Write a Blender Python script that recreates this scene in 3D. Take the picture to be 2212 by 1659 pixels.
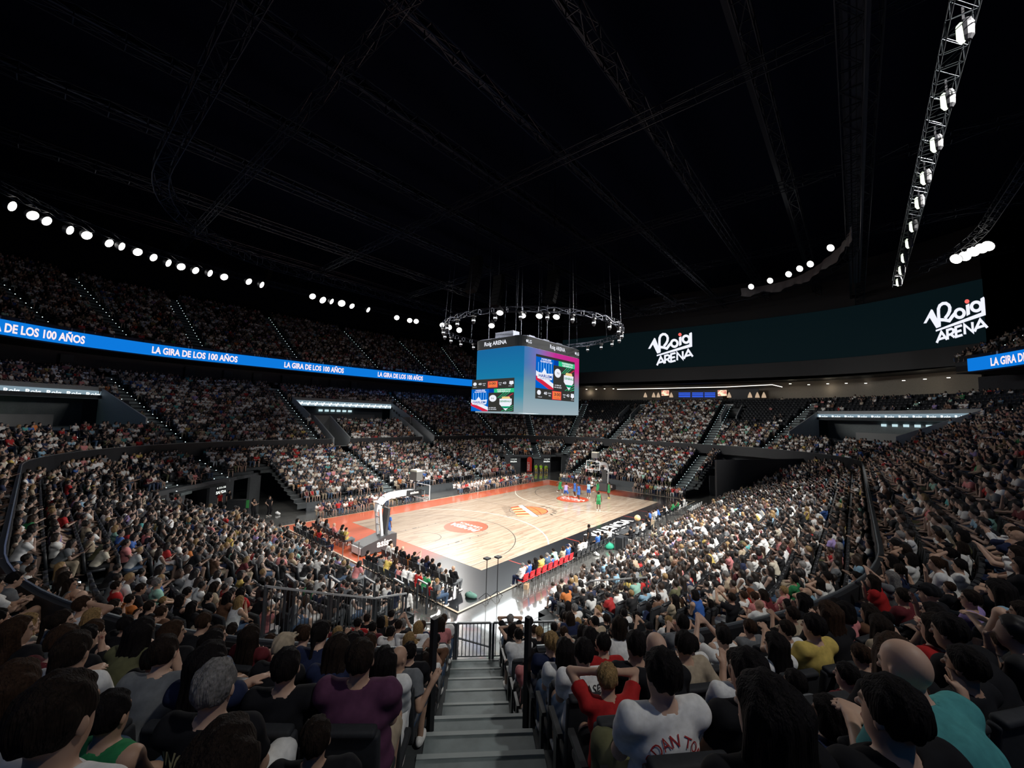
import bpy, bmesh, math, random
import numpy as np
from mathutils import Vector, Matrix

# ------------------------------------------------------------------ camera, world, lights, exposure
scene = bpy.context.scene
COL = scene.collection
for o in list(bpy.data.objects):
    bpy.data.objects.remove(o)
IW, IH = 2212, 1659
CAM = np.array([-31.701, -24.512, 9.048])
YAW, PITCH, ROLL, FPX = 0.704240, 0.081929, 0.025764, 871.55
F_ = np.array([math.cos(YAW)*math.cos(PITCH), math.sin(YAW)*math.cos(PITCH), math.sin(PITCH)])
R_ = np.array([math.sin(YAW), -math.cos(YAW), 0.0])
U_ = np.cross(R_, F_)
R_, U_ = R_*math.cos(ROLL)+U_*math.sin(ROLL), -R_*math.sin(ROLL)+U_*math.cos(ROLL)
camd = bpy.data.cameras.new('camera')
camd.sensor_width = 36.0
camd.lens = FPX/IW*36.0
camd.clip_start = 0.1
camd.clip_end = 500
cam = bpy.data.objects.new('camera', camd)
COL.objects.link(cam)
cam.matrix_world = Matrix(((R_[0], U_[0], -F_[0], CAM[0]), (R_[1], U_[1], -F_[1], CAM[1]), (R_[2], U_[2], -F_[2], CAM[2]), (0, 0, 0, 1)))
scene.camera = cam
scene.view_settings.view_transform = 'Standard'
scene.view_settings.look = 'None'
scene.view_settings.gamma = 1.0
scene.view_settings.use_curve_mapping = False
scene.view_settings.exposure = 0.0
world = bpy.data.worlds.new('world')
scene.world = world
world.use_nodes = True
world.node_tree.nodes['Background'].inputs[0].default_value = (0.25, 0.38, 0.60, 1)
world.node_tree.nodes['Background'].inputs[1].default_value = 0.0012

scene.cycles.max_bounces = 4
scene.cycles.diffuse_bounces = 2
scene.cycles.glossy_bounces = 2
scene.cycles.transmission_bounces = 3
scene.cycles.caustics_reflective = False
scene.cycles.caustics_refractive = False
FLOOD_W = 11000.0      # power of one arena floodlight
RING_W = 1500.0       # power of one lamp on the ring over the scoreboard
def spot(name, loc, target, energy, size_deg, blend=0.6, color=(1.0, 0.97, 0.92), radius=0.25, parent=None):
    d = bpy.data.lights.new(name, 'SPOT')
    d.energy = energy
    d.spot_size = math.radians(size_deg)
    d.spot_blend = blend
    d.color = color
    d.shadow_soft_size = radius
    o = bpy.data.objects.new(name, d)
    COL.objects.link(o)
    o.rotation_euler = (Vector(target)-Vector(loc)).to_track_quat('-Z', 'Y').to_euler()
    o.location = loc
    return o

# ------------------------------------------------------------------ geometry of the place
def ray(px, py):
    return F_*FPX + R_*(px-IW/2) - U_*(py-IH/2)
def atz(px, py, z):
    d = ray(px, py); return CAM + d*((z-CAM[2])/d[2])
def aty(px, py, y):
    d = ray(px, py); return CAM + d*((y-CAM[1])/d[1])
def atx(px, py, x):
    d = ray(px, py); return CAM + d*((x-CAM[0])/d[0])
def project(P):
    P = np.atleast_2d(np.asarray(P, float)); d = P-CAM; z = d@F_
    zz = np.where(z > 0.05, z, 0.05)
    return np.stack([IW/2+FPX*(d@R_)/zz, IH/2-FPX*(d@U_)/zz, z], 1)
CXC, CYC, R0 = 16.6, 9.6, 4.3            # rounded rectangle: corner centres and radius of the floor edge
def S_of(x, y):
    dx, dy = abs(x)-CXC, abs(y)-CYC
    if dx > 0 and dy > 0: return math.hypot(dx, dy)-R0
    return max(dx, dy)-R0
def perimeter(step=0.8, darc=3.0):
    """list of (cx, cy, nx, ny): a point of the curve at offset s is c+(R0+s)*n"""
    out = []
    n = int(2*CYC/step)
    for i in range(n): out.append((CXC, -CYC+2*CYC*i/n, 1, 0))
    def arc(cx, cy, a0):
        m = int(90/darc)
        for i in range(m):
            a = math.radians(a0+90*i/m); out.append((cx, cy, math.cos(a), math.sin(a)))
    arc(CXC, CYC, 0)
    n = int(2*CXC/step)
    for i in range(n): out.append((CXC-2*CXC*i/n, CYC, 0, 1))
    arc(-CXC, CYC, 90)
    n = int(2*CYC/step)
    for i in range(n): out.append((-CXC, CYC-2*CYC*i/n, -1, 0))
    arc(-CXC, -CYC, 180)
    n = int(2*CXC/step)
    for i in range(n): out.append((-CXC+2*CXC*i/n, -CYC, 0, -1))
    arc(CXC, -CYC, 270)
    return out
PER = perimeter()
def cpt(p, s): return (p[0]+(R0+s)*p[2], p[1]+(R0+s)*p[3])
N1, N2, N3 = 14, 20, 19
D1, D2, D3 = 11.1/N1, 15.7/N2, 15.2/N3
def z1(i): return 0.75+0.325*(i*D1)
def z2(i): return 5.0+0.472*(i*D2)
def z3(i): return 16.3+0.62*(i*D3)
def inpoly(x, y, poly):
    c = False; n = len(poly)
    for i in range(n):
        x0, y0 = poly[i]; x1, y1 = poly[(i+1) % n]
        if (y0 > y) != (y1 > y) and x < (x1-x0)*(y-y0)/(y1-y0)+x0: c = not c
    return c
PA, PB, PC, PD = (20.0, 8.9), (28.5, 13.3), (16.3, 22.0), (15.6, 13.0)
CORNER_HOLE = [PA, PB, PC, PD, (12, 8)]
NEAR_HOLE = [(-20.0, -8.9), (-23.4, -12.9), (-24.75, -15.35), (-22.05, -18.05), (-16.1, -13.5), (-12, -8)]
RAMP_HOLE = [(19.5, -9.0), (33.0, -11.0), (30.5, -19.5), (25.5, -19.5), (17.5, -12.0)]
def tier1_ok(x, y):
    if x > 0 and y < 0:
        return not (x > 16 and y < -8.9 and inpoly(x, y, [(19.0, -8.9), (34, -10.5), (34, -20.5), (29.5, -20.5), (16.2, -13.0)]))
    if x < 0 and y < 0: return not inpoly(x, y, NEAR_HOLE)
    return not inpoly(abs(x), abs(y), CORNER_HOLE)
def vom_gap(x, y): return y > CYC and (abs(x+6.3) < 1.1 or abs(x-7.3) < 1.1)
def tier2_cut(x, y, s):
    """recessed kiosks and vomitories in the second tier"""
    if y > CYC and -8.0 < x < 8.0 and 16.9 < s < 22.6: return True
    if vom_gap(x, y) and 11.0 < s < 16.9: return True
    ax, ay = abs(x)-CXC, abs(y)-CYC
    if ax > 0 and ay > 0 and not (x < 0 and y < 0):
        a = math.degrees(math.atan2(ay, ax))
        if 24 < a < 66 and 15.5 < s < 22.4 and (x*y < 0): return True
    if x > CXC and abs(abs(y)-8.9) < 1.2 and 20.0 < s < 24.5: return True
    return False

# ------------------------------------------------------------------ mesh helpers
def mesh_from(name, V, Fc, mats=(), midx=None, smooth=False):
    me = bpy.data.meshes.new(name)
    V = np.asarray(V, np.float32)
    if isinstance(Fc, np.ndarray):
        n = len(Fc); k = Fc.shape[1]
        me.vertices.add(len(V)); me.vertices.foreach_set('co', V.ravel())
        me.loops.add(n*k); me.loops.foreach_set('vertex_index', Fc.astype(np.int32).ravel())
        me.polygons.add(n); me.polygons.foreach_set('loop_start', np.arange(0, n*k, k, dtype=np.int32))
        me.polygons.foreach_set('loop_total', np.full(n, k, np.int32))
        me.update(calc_edges=True)
    else:
        me.from_pydata([tuple(v) for v in V.tolist()], [], [tuple(f) for f in Fc])
    for m in mats: me.materials.append(m)
    if midx is not None: me.polygons.foreach_set('material_index', np.asarray(midx, np.int32))
    if smooth: me.polygons.foreach_set('use_smooth', np.ones(len(me.polygons), bool))
    me.update()
    return me
class MB:
    """collects shapes, builds ONE mesh object"""
    def __init__(s): s.v = []; s.f = []; s.m = []; s.mats = []; s.cur = 0
    def mat(s, m):
        if m not in s.mats: s.mats.append(m)
        s.cur = s.mats.index(m); return s
    def add(s, V, Fc):
        b = len(s.v); s.v += [tuple(map(float, v)) for v in V]
        s.f += [tuple(b+i for i in f) for f in Fc]; s.m += [s.cur]*len(Fc); return s
    def box(s, c, d, rz=0, M=None):
        x, y, z = d[0]/2, d[1]/2, d[2]/2
        V = [Vector((i, j, k)) for i in (-x, x) for j in (-y, y) for k in (-z, z)]
        R = Matrix.Rotation(rz, 3, 'Z') if M is None else M
        V = [R@v+Vector(c) for v in V]
        return s.add(V, [(0, 1, 3, 2), (4, 6, 7, 5), (0, 4, 5, 1), (2, 3, 7, 6), (0, 2, 6, 4), (1, 5, 7, 3)])
    def bar(s, a, b, w, h=None):
        a, b = Vector(a), Vector(b); h = h or w; d = b-a; L = d.length
        if L < 1e-6: return s
        d.normalize(); up = Vector((0, 0, 1)) if abs(d.z) < .98 else Vector((1, 0, 0))
        r = d.cross(up).normalized(); u = r.cross(d)
        V = [p+r*i*w/2+u*j*h/2 for p in (a, b) for i, j in ((-1, -1), (1, -1), (1, 1), (-1, 1))]
        return s.add(V, [(0, 1, 2, 3), (7, 6, 5, 4), (0, 4, 5, 1), (1, 5, 6, 2), (2, 6, 7, 3), (3, 7, 4, 0)])
    def tube(s, pts, r, n=8, closed=False, caps=True):
        pts = [Vector(p) for p in pts]; m = len(pts); rr = r if isinstance(r, (list, tuple)) else [r]*m
        V = []; up = None
        for i, p in enumerate(pts):
            if closed: d = pts[(i+1) % m]-pts[i-1]
            else: d = pts[min(i+1, m-1)]-pts[max(i-1, 0)]
            d.normalize()
            if up is None: up = Vector((0, 0, 1)) if abs(d.z) < .95 else Vector((1, 0, 0))
            x = d.cross(up)
            if x.length < 1e-4: x = d.cross(Vector((1, 0, 0)))
            x.normalize(); y = x.cross(d)
            if abs(d.z) >= .95: up = y
            for k in range(n):
                a = 2*math.pi*k/n; V.append(p+(x*math.cos(a)+y*math.sin(a))*rr[i])
        Fc = []
        for i in range(m if closed else m-1):
            j = (i+1) % m
            for k in range(n):
                l = (k+1) % n; Fc.append((i*n+k, i*n+l, j*n+l, j*n+k))
        if caps and not closed: Fc += [tuple(range(n))[::-1], tuple((m-1)*n+k for k in range(n))]
        return s.add(V, Fc)
    def lathe(s, c, prof, n=16, M=None):
        V = []; c = Vector(c)
        for r, z in prof:
            for k in range(n):
                a = 2*math.pi*k/n; v = Vector((r*math.cos(a), r*math.sin(a), z))
                V.append(c+(M@v if M is not None else v))
        Fc = [(i*n+k, i*n+(k+1) % n, (i+1)*n+(k+1) % n, (i+1)*n+k) for i in range(len(prof)-1) for k in range(n)]
        Fc += [tuple(range(n))[::-1], tuple((len(prof)-1)*n+k for k in range(n))]
        return s.add(V, Fc)
    def poly(s, pts, z0=None, z1_=None):
        """flat polygon, or a prism when z0, z1_ are given"""
        if z0 is None: return s.add(pts, [tuple(range(len(pts)))])
        n = len(pts)
        V = [(p[0], p[1], z0) for p in pts]+[(p[0], p[1], z1_) for p in pts]
        return s.add(V, [tuple(range(n))[::-1], tuple(range(n, 2*n))]+[(i, (i+1) % n, n+(i+1) % n, n+i) for i in range(n)])
    def build(s, name, m=None, parent=None, smooth=False):
        mats = s.mats if s.mats else ([m] if m else [])
        if m and not s.mats: pass
        me = bpy.data.meshes.new(name); me.from_pydata(s.v, [], s.f)
        for q in mats: me.materials.append(q)
        if len(mats) > 1: me.polygons.foreach_set('material_index', np.asarray(s.m, np.int32))
        if smooth: me.polygons.foreach_set('use_smooth', np.ones(len(me.polygons), bool))
        me.update()
        return link(name, me, parent)
def link(name, me, parent=None, loc=None):
    o = bpy.data.objects.new(name, me); COL.objects.link(o)
    if parent is not None:
        o.parent = parent
        o.matrix_parent_inverse = parent.matrix_basis.inverted() if loc is None else Matrix.Identity(4)
    if loc is not None: o.location = loc
    return o
def empty(name, loc=(0, 0, 0), rz=0.0):
    o = bpy.data.objects.new(name, None); COL.objects.link(o)
    o.matrix_basis = Matrix.Translation(Vector(loc))@Matrix.Rotation(rz, 4, 'Z')
    o.empty_display_size = 0.2
    return o
def tag(o, label=None, cat=None, group=None, kind=None):
    if label: o['label'] = label
    if cat: o['category'] = cat
    if group: o['group'] = group
    if kind: o['kind'] = kind
    return o
def struct(o, label=None, cat=None):
    return tag(o, label, cat, None, 'structure')

# ------------------------------------------------------------------ materials
MATS = {}
def mat(name, color, rough=0.6, metal=0.0, emit=None, estr=0.0, noise=0.0, nscale=8.0, spec=0.5, coat=0.0, bump=0.0):
    if name in MATS: return MATS[name]
    m = bpy.data.materials.new(name); m.use_nodes = True; nt = m.node_tree; b = nt.nodes['Principled BSDF']
    b.inputs['Base Color'].default_value = (*color, 1); b.inputs['Roughness'].default_value = rough
    b.inputs['Metallic'].default_value = metal; b.inputs['Specular IOR Level'].default_value = spec
    if coat: b.inputs['Coat Weight'].default_value = coat; b.inputs['Coat Roughness'].default_value = 0.12
    if emit: b.inputs['Emission Color'].default_value = (*emit, 1); b.inputs['Emission Strength'].default_value = estr
    if noise or bump:
        tc = nt.nodes.new('ShaderNodeTexCoord'); n = nt.nodes.new('ShaderNodeTexNoise'); n.inputs['Scale'].default_value = nscale
        n.inputs['Detail'].default_value = 5; nt.links.new(tc.outputs['Object'], n.inputs['Vector'])
        if noise:
            r = nt.nodes.new('ShaderNodeValToRGB'); r.color_ramp.elements[0].position = .3; r.color_ramp.elements[1].position = .7
            r.color_ramp.elements[0].color = (*[c*(1-noise) for c in color], 1); r.color_ramp.elements[1].color = (*[min(1, c*(1+noise)) for c in color], 1)
            nt.links.new(n.outputs['Fac'], r.inputs['Fac']); nt.links.new(r.outputs['Color'], b.inputs['Base Color'])
        if bump:
            bp = nt.nodes.new('ShaderNodeBump'); bp.inputs['Strength'].default_value = bump; bp.inputs['Distance'].default_value = .01
            nt.links.new(n.outputs['Fac'], bp.inputs['Height']); nt.links.new(bp.outputs['Normal'], b.inputs['Normal'])
    MATS[name] = m; return m
def emis(name, color, s):
    return mat(name, (0.0, 0.0, 0.0), 0.6, 0, color, s, spec=0.0)
M_BLACK = mat('black paint', (0.012, 0.013, 0.016), 0.6)
M_DARK = mat('dark grey paint', (0.035, 0.038, 0.042), 0.6, noise=.2)
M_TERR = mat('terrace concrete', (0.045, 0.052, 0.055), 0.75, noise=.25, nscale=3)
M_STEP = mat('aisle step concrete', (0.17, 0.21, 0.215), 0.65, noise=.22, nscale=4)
M_NOSE = mat('step nosing', (0.30, 0.34, 0.34), 0.6)
M_GREYW = mat('light grey wall', (0.30, 0.32, 0.33), 0.7, noise=.06)
M_STEEL = mat('galvanised steel', (0.45, 0.46, 0.47), 0.35, 0.9)
M_RAIL = mat('grey rail paint', (0.10, 0.11, 0.12), 0.4, 0.3)
M_WHITE = mat('white paint', (0.8, 0.8, 0.78), 0.4)
M_SEATF = mat('black seat fabric', (0.018, 0.02, 0.024), 0.75, noise=.2, nscale=40)
M_SEATP = mat('black seat plastic', (0.02, 0.022, 0.026), 0.45)
M_TRUSS = mat('dark truss metal', (0.035, 0.04, 0.055), 0.35, 0.8)
M_ROOFT = mat('roof truss paint', (0.010, 0.014, 0.026), 0.4, 0.6)
M_GLASS = mat('smoked glass', (0.03, 0.04, 0.045), 0.1, 0.0)
# ------------------------------------------------------------------ people: signed-distance bodies meshed with surface nets
class Grid:
    def __init__(s, lo, hi, h):
        s.lo = np.array(lo, float); s.h = h
        s.n = np.ceil((np.array(hi)-s.lo)/h).astype(int)+1
        s.f = np.full(tuple(s.n), 9.0, np.float32)
    def region(s, lo, hi, pad):
        a = np.clip(np.floor((np.asarray(lo)-pad-s.lo)/s.h).astype(int), 0, s.n)
        b = np.clip(np.ceil((np.asarray(hi)+pad-s.lo)/s.h).astype(int)+1, 0, s.n)
        if (b <= a).any(): return None
        sl = tuple(slice(a[i], b[i]) for i in range(3))
        ax = [(s.lo[i]+s.h*np.arange(a[i], b[i])).astype(np.float32) for i in range(3)]
        return sl, ax[0][:, None, None], ax[1][None, :, None], ax[2][None, None, :]
    def put(s, sl, d, k):
        f = s.f[sl]
        if k <= 0: np.minimum(f, d, out=f)
        else:
            h = np.maximum(k-np.abs(f-d), 0)/k
            s.f[sl] = np.minimum(f, d)-h*h*k*.25
    def cone(s, a, b, ra, rb, k=.02, cut=None):
        a = np.asarray(a, float); b = np.asarray(b, float); R = max(ra, rb)
        g = s.region(np.minimum(a, b)-R, np.maximum(a, b)+R, k+2.5*s.h)
        if g is None: return
        sl, X, Y, Z = g; d = b-a; L2 = max(d@d, 1e-9)
        t = np.clip(((X-a[0])*d[0]+(Y-a[1])*d[1]+(Z-a[2])*d[2])/L2, 0, 1)
        q = np.sqrt((X-a[0]-t*d[0])**2+(Y-a[1]-t*d[1])**2+(Z-a[2]-t*d[2])**2)-(ra+(rb-ra)*t)
        if cut:   # flat cuff: keep only between the two end planes
            L = math.sqrt(L2); pl = ((X-b[0])*d[0]+(Y-b[1])*d[1]+(Z-b[2])*d[2])/L
            q = np.maximum(q, pl)
        s.put(sl, q, k)
    def ell(s, c, r, k=.02, M=None, sub=False):
        c = np.asarray(c, float); r = np.asarray(r, float); R = r.max()
        g = s.region(c-R, c+R, abs(k)+2.5*s.h)
        if g is None: return
        sl, X, Y, Z = g; X = X-c[0]; Y = Y-c[1]; Z = Z-c[2]
        if M is not None:
            X, Y, Z = (M[0, 0]*X+M[1, 0]*Y+M[2, 0]*Z, M[0, 1]*X+M[1, 1]*Y+M[2, 1]*Z, M[0, 2]*X+M[1, 2]*Y+M[2, 2]*Z)
        k0 = np.sqrt((X/r[0])**2+(Y/r[1])**2+(Z/r[2])**2); k1 = np.sqrt((X/r[0]**2)**2+(Y/r[1]**2)**2+(Z/r[2]**2)**2)
        q = k0*(k0-1)/np.maximum(k1, 1e-6)
        if sub: s.f[sl] = np.maximum(s.f[sl], -q)
        else: s.put(sl, q, k)
    def mesh(s):
        f = s.f; neg = f < 0
        c = [neg[i:neg.shape[0]-1+i or None, j:neg.shape[1]-1+j or None, k:neg.shape[2]-1+k or None] for i in (0, 1) for j in (0, 1) for k in (0, 1)]
        cnt = sum(x.astype(np.int8) for x in c); cell = (cnt > 0) & (cnt < 8)
        idx = np.full(cell.shape, -1, np.int64); I = np.argwhere(cell); idx[cell] = np.arange(len(I))
        P = np.zeros((len(I), 3)); W = np.zeros(len(I))
        corn = [(i, j, k) for i in (0, 1) for j in (0, 1) for k in (0, 1)]
        val = {q: f[I[:, 0]+q[0], I[:, 1]+q[1], I[:, 2]+q[2]] for q in corn}
        for a in corn:
            for ax in range(3):
                if a[ax] == 0:
                    b = list(a); b[ax] = 1; b = tuple(b); va, vb = val[a], val[b]; m = (va < 0) != (vb < 0)
                    t = np.where(m, va/np.where(m, va-vb, 1), 0); p = np.tile(np.array(a, float), (len(I), 1)); p[:, ax] += t
                    P[m] += p[m]; W[m] += 1
        V = s.lo+s.h*(I+P/np.maximum(W, 1)[:, None])
        Q = []
        for ax in range(3):
            u, v = (ax+1) % 3, (ax+2) % 3
            sa = [slice(None)]*3; sb = [slice(None)]*3; sa[ax] = slice(0, -1); sb[ax] = slice(1, None)
            e = neg[tuple(sa)] != neg[tuple(sb)]; E = np.argwhere(e)
            ok = (E[:, u] > 0) & (E[:, v] > 0) & (E[:, u] < f.shape[u]-1) & (E[:, v] < f.shape[v]-1); E = E[ok]
            def g(du, dv):
                q = E.copy(); q[:, u] += du; q[:, v] += dv; return idx[q[:, 0], q[:, 1], q[:, 2]]
            quad = np.stack([g(-1, -1), g(0, -1), g(0, 0), g(-1, 0)], 1)
            fl = neg[E[:, 0], E[:, 1], E[:, 2]]
            quad[~fl] = quad[~fl][:, ::-1]; Q.append(quad)
        return V, np.concatenate(Q)
def V3(*a): return np.array(a, float)
def unit(v): v = np.asarray(v, float); return v/max(np.linalg.norm(v), 1e-9)
def ik(S, W, l1, l2, pole):
    S, W = np.asarray(S, float), np.asarray(W, float); d = W-S; L = np.linalg.norm(d)
    if L > (l1+l2)*.99: W = S+d/L*(l1+l2)*.99; d = W-S; L = np.linalg.norm(d)
    a = (l1*l1-l2*l2+L*L)/(2*L); h = math.sqrt(max(l1*l1-a*a, 0)); e = d/L
    p = np.asarray(pole, float); p = unit(p-e*(p@e)); return S+e*a+p*h, W
def rotz(a): c, s = math.cos(a), math.sin(a); return np.array([[c, -s, 0], [s, c, 0], [0, 0, 1]])
def roty(a): c, s = math.cos(a), math.sin(a); return np.array([[c, 0, s], [0, 1, 0], [-s, 0, c]])
def skeleton(kind='lap', sit=True, girth=1.0):
    """joint positions, facing +x, seat tread at z=0"""
    k = {}
    lean = {'lap': -.08, 'knees': .50, 'cross': -.12, 'chin': .30, 'clap': .05, 'phone': .0, 'side': -.05, 'face': .18,
            'stand': .03, 'reach': .05, 'run': .18, 'guard': .25, 'bend': .5, 'arms_up': -.02, 'hips': 0.0, 'fold': 0.0}[kind]
    hz = .54 if sit else .93
    P = V3(0, 0, hz)
    if kind in ('guard', 'run', 'bend'): P = V3(0, 0, .85)
    dr = V3(math.sin(lean), 0, math.cos(lean)); k['P'] = P; k['dr'] = dr; k['lean'] = lean
    k['chest'] = P+dr*.34; k['neck'] = P+dr*.50
    yaw = {'lap': .15, 'side': -.5, 'chin': .1, 'face': -.3, 'clap': .3}.get(kind, 0.0); nod = {'knees': .15, 'phone': .1}.get(kind, 0.0)
    k['hd'] = k['neck']+unit(dr*.6+V3(0, 0, .6))*.155+V3(.02, 0, 0); k['hR'] = rotz(yaw)@roty(nod)
    for sd, y in (('L', 1), ('R', -1)):
        Sx = P+dr*.47+V3(0, y*.175*girth**.5, 0); hp = V3(0, 0, 0)
        W = {'lap': V3(.30, y*.07, hz+.12), 'knees': V3(.50, y*.06, .76), 'cross': V3(.25, -y*.10, hz+.32+.03*y), 'chin': V3(.33, -.02, 1.00) if y < 0 else V3(.38, -.05, .68),
             'clap': V3(.38, y*.035, hz+.47), 'phone': V3(.40, y*.07, 1.20), 'side': V3(.18, .16, .66) if y > 0 else V3(-.05, -.40, .98),
             'face': V3(.17, y*.10, 1.22), 'stand': V3(.05, y*.28, hz-.10), 'reach': V3(.40, y*.22, 1.55), 'run': V3(.30, y*.20, 1.10) if y > 0 else V3(-.15, -.30, .95),
             'guard': V3(.35, y*.50, 1.20), 'bend': V3(.45, y*.22, .95), 'arms_up': V3(.12, y*.18, 2.08), 'hips': V3(.05, y*.19, hz+.06), 'fold': V3(.24, -y*.12, hz+.33+.02*y)}[kind]
        pole = {'cross': V3(-.1, y, -.8), 'fold': V3(-.1, y, -.8), 'phone': V3(-.2, y*.9, -1), 'face': V3(.3, y, -.9), 'hips': V3(-.6, y, .1), 'side': V3(-.4, y, -.6), 'arms_up': V3(-.5, y*.6, 0)}.get(kind, V3(-.5, y*.7, -.8))
        E, W = ik(Sx, W, .285, .25, pole); k['S'+sd], k['E'+sd], k['W'+sd] = Sx, E, W
        H = V3(0, y*.088, hz-.02 if sit else P[2]-.02)
        if sit:
            sp = {'knees': .17, 'side': .17, 'lap': .12, 'cross': .10, 'clap': .13, 'phone': .12, 'chin': .14}.get(kind, .13)
            if kind == 'cross' and y < 0: K = V3(.42, .02, .66); A = V3(.50, .16, .30)
            else: K = V3(.44, y*sp, .53); A = V3(.44+.05*y, y*sp, .10)
        else:
            st = {'run': (.28 if y > 0 else -.30), 'guard': .0, 'bend': .05}.get(kind, .04*y)
            A = V3(st, y*({'guard': .30, 'bend': .22}.get(kind, .11)), .10 if not (kind == 'run' and y < 0) else .30)
            K, A = ik(H, A, .42, .43, V3(1, y*.1, 0))
        k['H'+sd], k['K'+sd], k['A'+sd] = H, K, A
    return k
def hand(g, W, fwd, side, y, curl=.5, up=None):
    f = unit(fwd); n = unit(np.cross(f, side)); sdv = unit(np.cross(n, f))
    g.cone(W-f*.01, W+f*.03, .026, .030, .02)
    c = W+f*.055
    g.ell(c, (.048, .040, .020), .015, np.stack([f, sdv, n], 1))
    for i, (o, L) in enumerate(((-.030, .062), (-.010, .074), (.011, .070), (.030, .054))):
        b = W+f*.088+sdv*o; m = b+unit(f-n*curl*.5)*L*.55; t = m+unit(f-n*curl*1.6)*L*.5
        g.cone(b-f*.02, m, .0105, .0095, .004); g.cone(m, t, .0095, .008, .003)
    tb = W+f*.03-sdv*.030*y; tm = tb+unit(f*.6-sdv*.75*y-n*.2)*.036; tt = tm+unit(f-n*.4-sdv*.1*y)*.030
    g.cone(tb, tm, .014, .0115, .008); g.cone(tm, tt, .0115, .009, .003)
def build_body(k, h=.010, hands=True, shorts=False, girth=1.0):
    g = Grid((-.45, -.66, -.02), (.80, .66, 2.35 if k['P'][2] > .6 else 1.52), h)
    P, dr = k['P'], k['dr']; M = roty(k['lean'])
    g.ell(P+dr*.02, (.125*girth, .165*girth, .12), .04, M); g.ell(P+dr*.17, (.112*girth, .145*girth, .16), .06, M)
    g.ell(P+dr*.35, (.118*girth, .160*girth**.7, .17), .06, M)
    g.cone(k['SL'], k['SR'], .058, .058, .05)
    g.cone(k['neck'], k['hd']-V3(0, 0, .05), .056, .052, .03)
    R = k['hR']; H = k['hd']
    def L(x, y, z): return H+R@V3(x, y, z)
    g.ell(L(-.008, 0, .028), (.098, .077, .098), .015, R); g.ell(L(.022, 0, -.045), (.070, .060, .078), .03, R)
    g.ell(L(.055, 0, -.092), (.030, .030, .024), .02, R)                                     # chin
    g.cone(L(.088, 0, .012), L(.112, 0, -.022), .009, .014, .012)                             # nose
    g.cone(L(.078, .035, .028), L(.078, -.035, .028), .012, .012, .012)                       # brow
    for y in (1, -1):
        g.ell(L(.094, y*.032, .006), (.014, .018, .012), 0, R, sub=True); g.ell(L(.079, y*.031, .005), (.014, .015, .011), .002, R)   # eyes in sockets
        g.ell(L(-.004, y*.080, -.008), (.018, .010, .030), .006, R)                           # ear
    g.ell(L(.089, 0, -.052), (.012, .026, .009), .004, R); g.ell(L(.087, 0, -.066), (.012, .022, .009), .004, R)   # lips
    for sd, y in (('L', 1), ('R', -1)):
        S, E, W, Hh, K, A = (k[q+sd] for q in 'SEWHKA')
        g.cone(S, E, .052*girth**.5, .041, .04); g.cone(E, W, .042, .027, .012)
        f = unit(W-E)
        if hands: hand(g, W, f, V3(0, 1, 0) if abs(f[1]) < .8 else V3(1, 0, 0), y)
        else: g.cone(W, W+f*.13, .030, .022, .02)
        g.cone(Hh, K, .086*girth**.6, .060, .05); g.cone(K, A, .060, .036, .02); g.ell(K+(A-K)*.28-V3(.015, 0, 0), (.05, .05, .12), .03)
        g.cone(A-V3(.03, 0, .05), A+V3(.13, 0, -.065), .036, .026, .02)
    return g
def build_shirt(k, h=.012, sleeve=.62, girth=1.0, long=False):
    g = Grid((-.45, -.66, .25), (.80, .66, 2.2 if k['P'][2] > .6 else 1.45), h); P, dr = k['P'], k['dr']; M = roty(k['lean']); i = .014 + (.010 if h > .016 else .003) + .009*(girth > 1)
    g.ell(P+dr*.05, (.135*girth+i, .170*girth+i, .14), .05, M); g.ell(P+dr*.17, (.118*girth+i, .152*girth+i, .17), .06, M)
    g.ell(P+dr*.345, (.120*girth+i, .165*girth**.7+i, .165), .06, M)
    g.cone(k['SL'], k['SR'], .058+i*.7, .058+i*.7, .05)
    for sd in 'LR':
        S, E, W = k['S'+sd], k['E'+sd], k['W'+sd]
        if long: g.cone(S, E, .056+i, .046+i*.6, .04); g.cone(E, W-(W-E)*.04, .046+i*.6, .034+i*.3, .02, cut=True)
        elif sleeve > 0: g.cone(S, S+(E-S)*sleeve, .056+i, .052+i, .03, cut=True)
    ax = [(g.lo[j]+g.h*np.arange(g.n[j])).astype(np.float32) for j in range(3)]
    X, Y, Z = ax[0][:, None, None], ax[1][None, :, None], ax[2][None, None, :]
    t = (X-P[0])*dr[0]+(Z-P[2])*dr[2]
    a = (X-P[0])*dr[2]-(Z-P[2])*dr[0]
    g.f += (.0030*np.sin(t*46+Y*17+a*13)+.0022*np.sin(Y*60+t*21)).astype(np.float32)
    g.f = np.maximum(g.f, np.minimum(-(t+.10), 9)*1.0)                                       # hem
    nr = np.sqrt((a-.015)**2+(Y)**2)
    neckcut = np.minimum(t-.498, .070-nr)                                                       # neck opening
    g.f = np.maximum(g.f, neckcut)
    if sleeve <= 0: g.f = np.maximum(g.f, np.abs(Y)-.165-.0*t)
    return g
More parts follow.
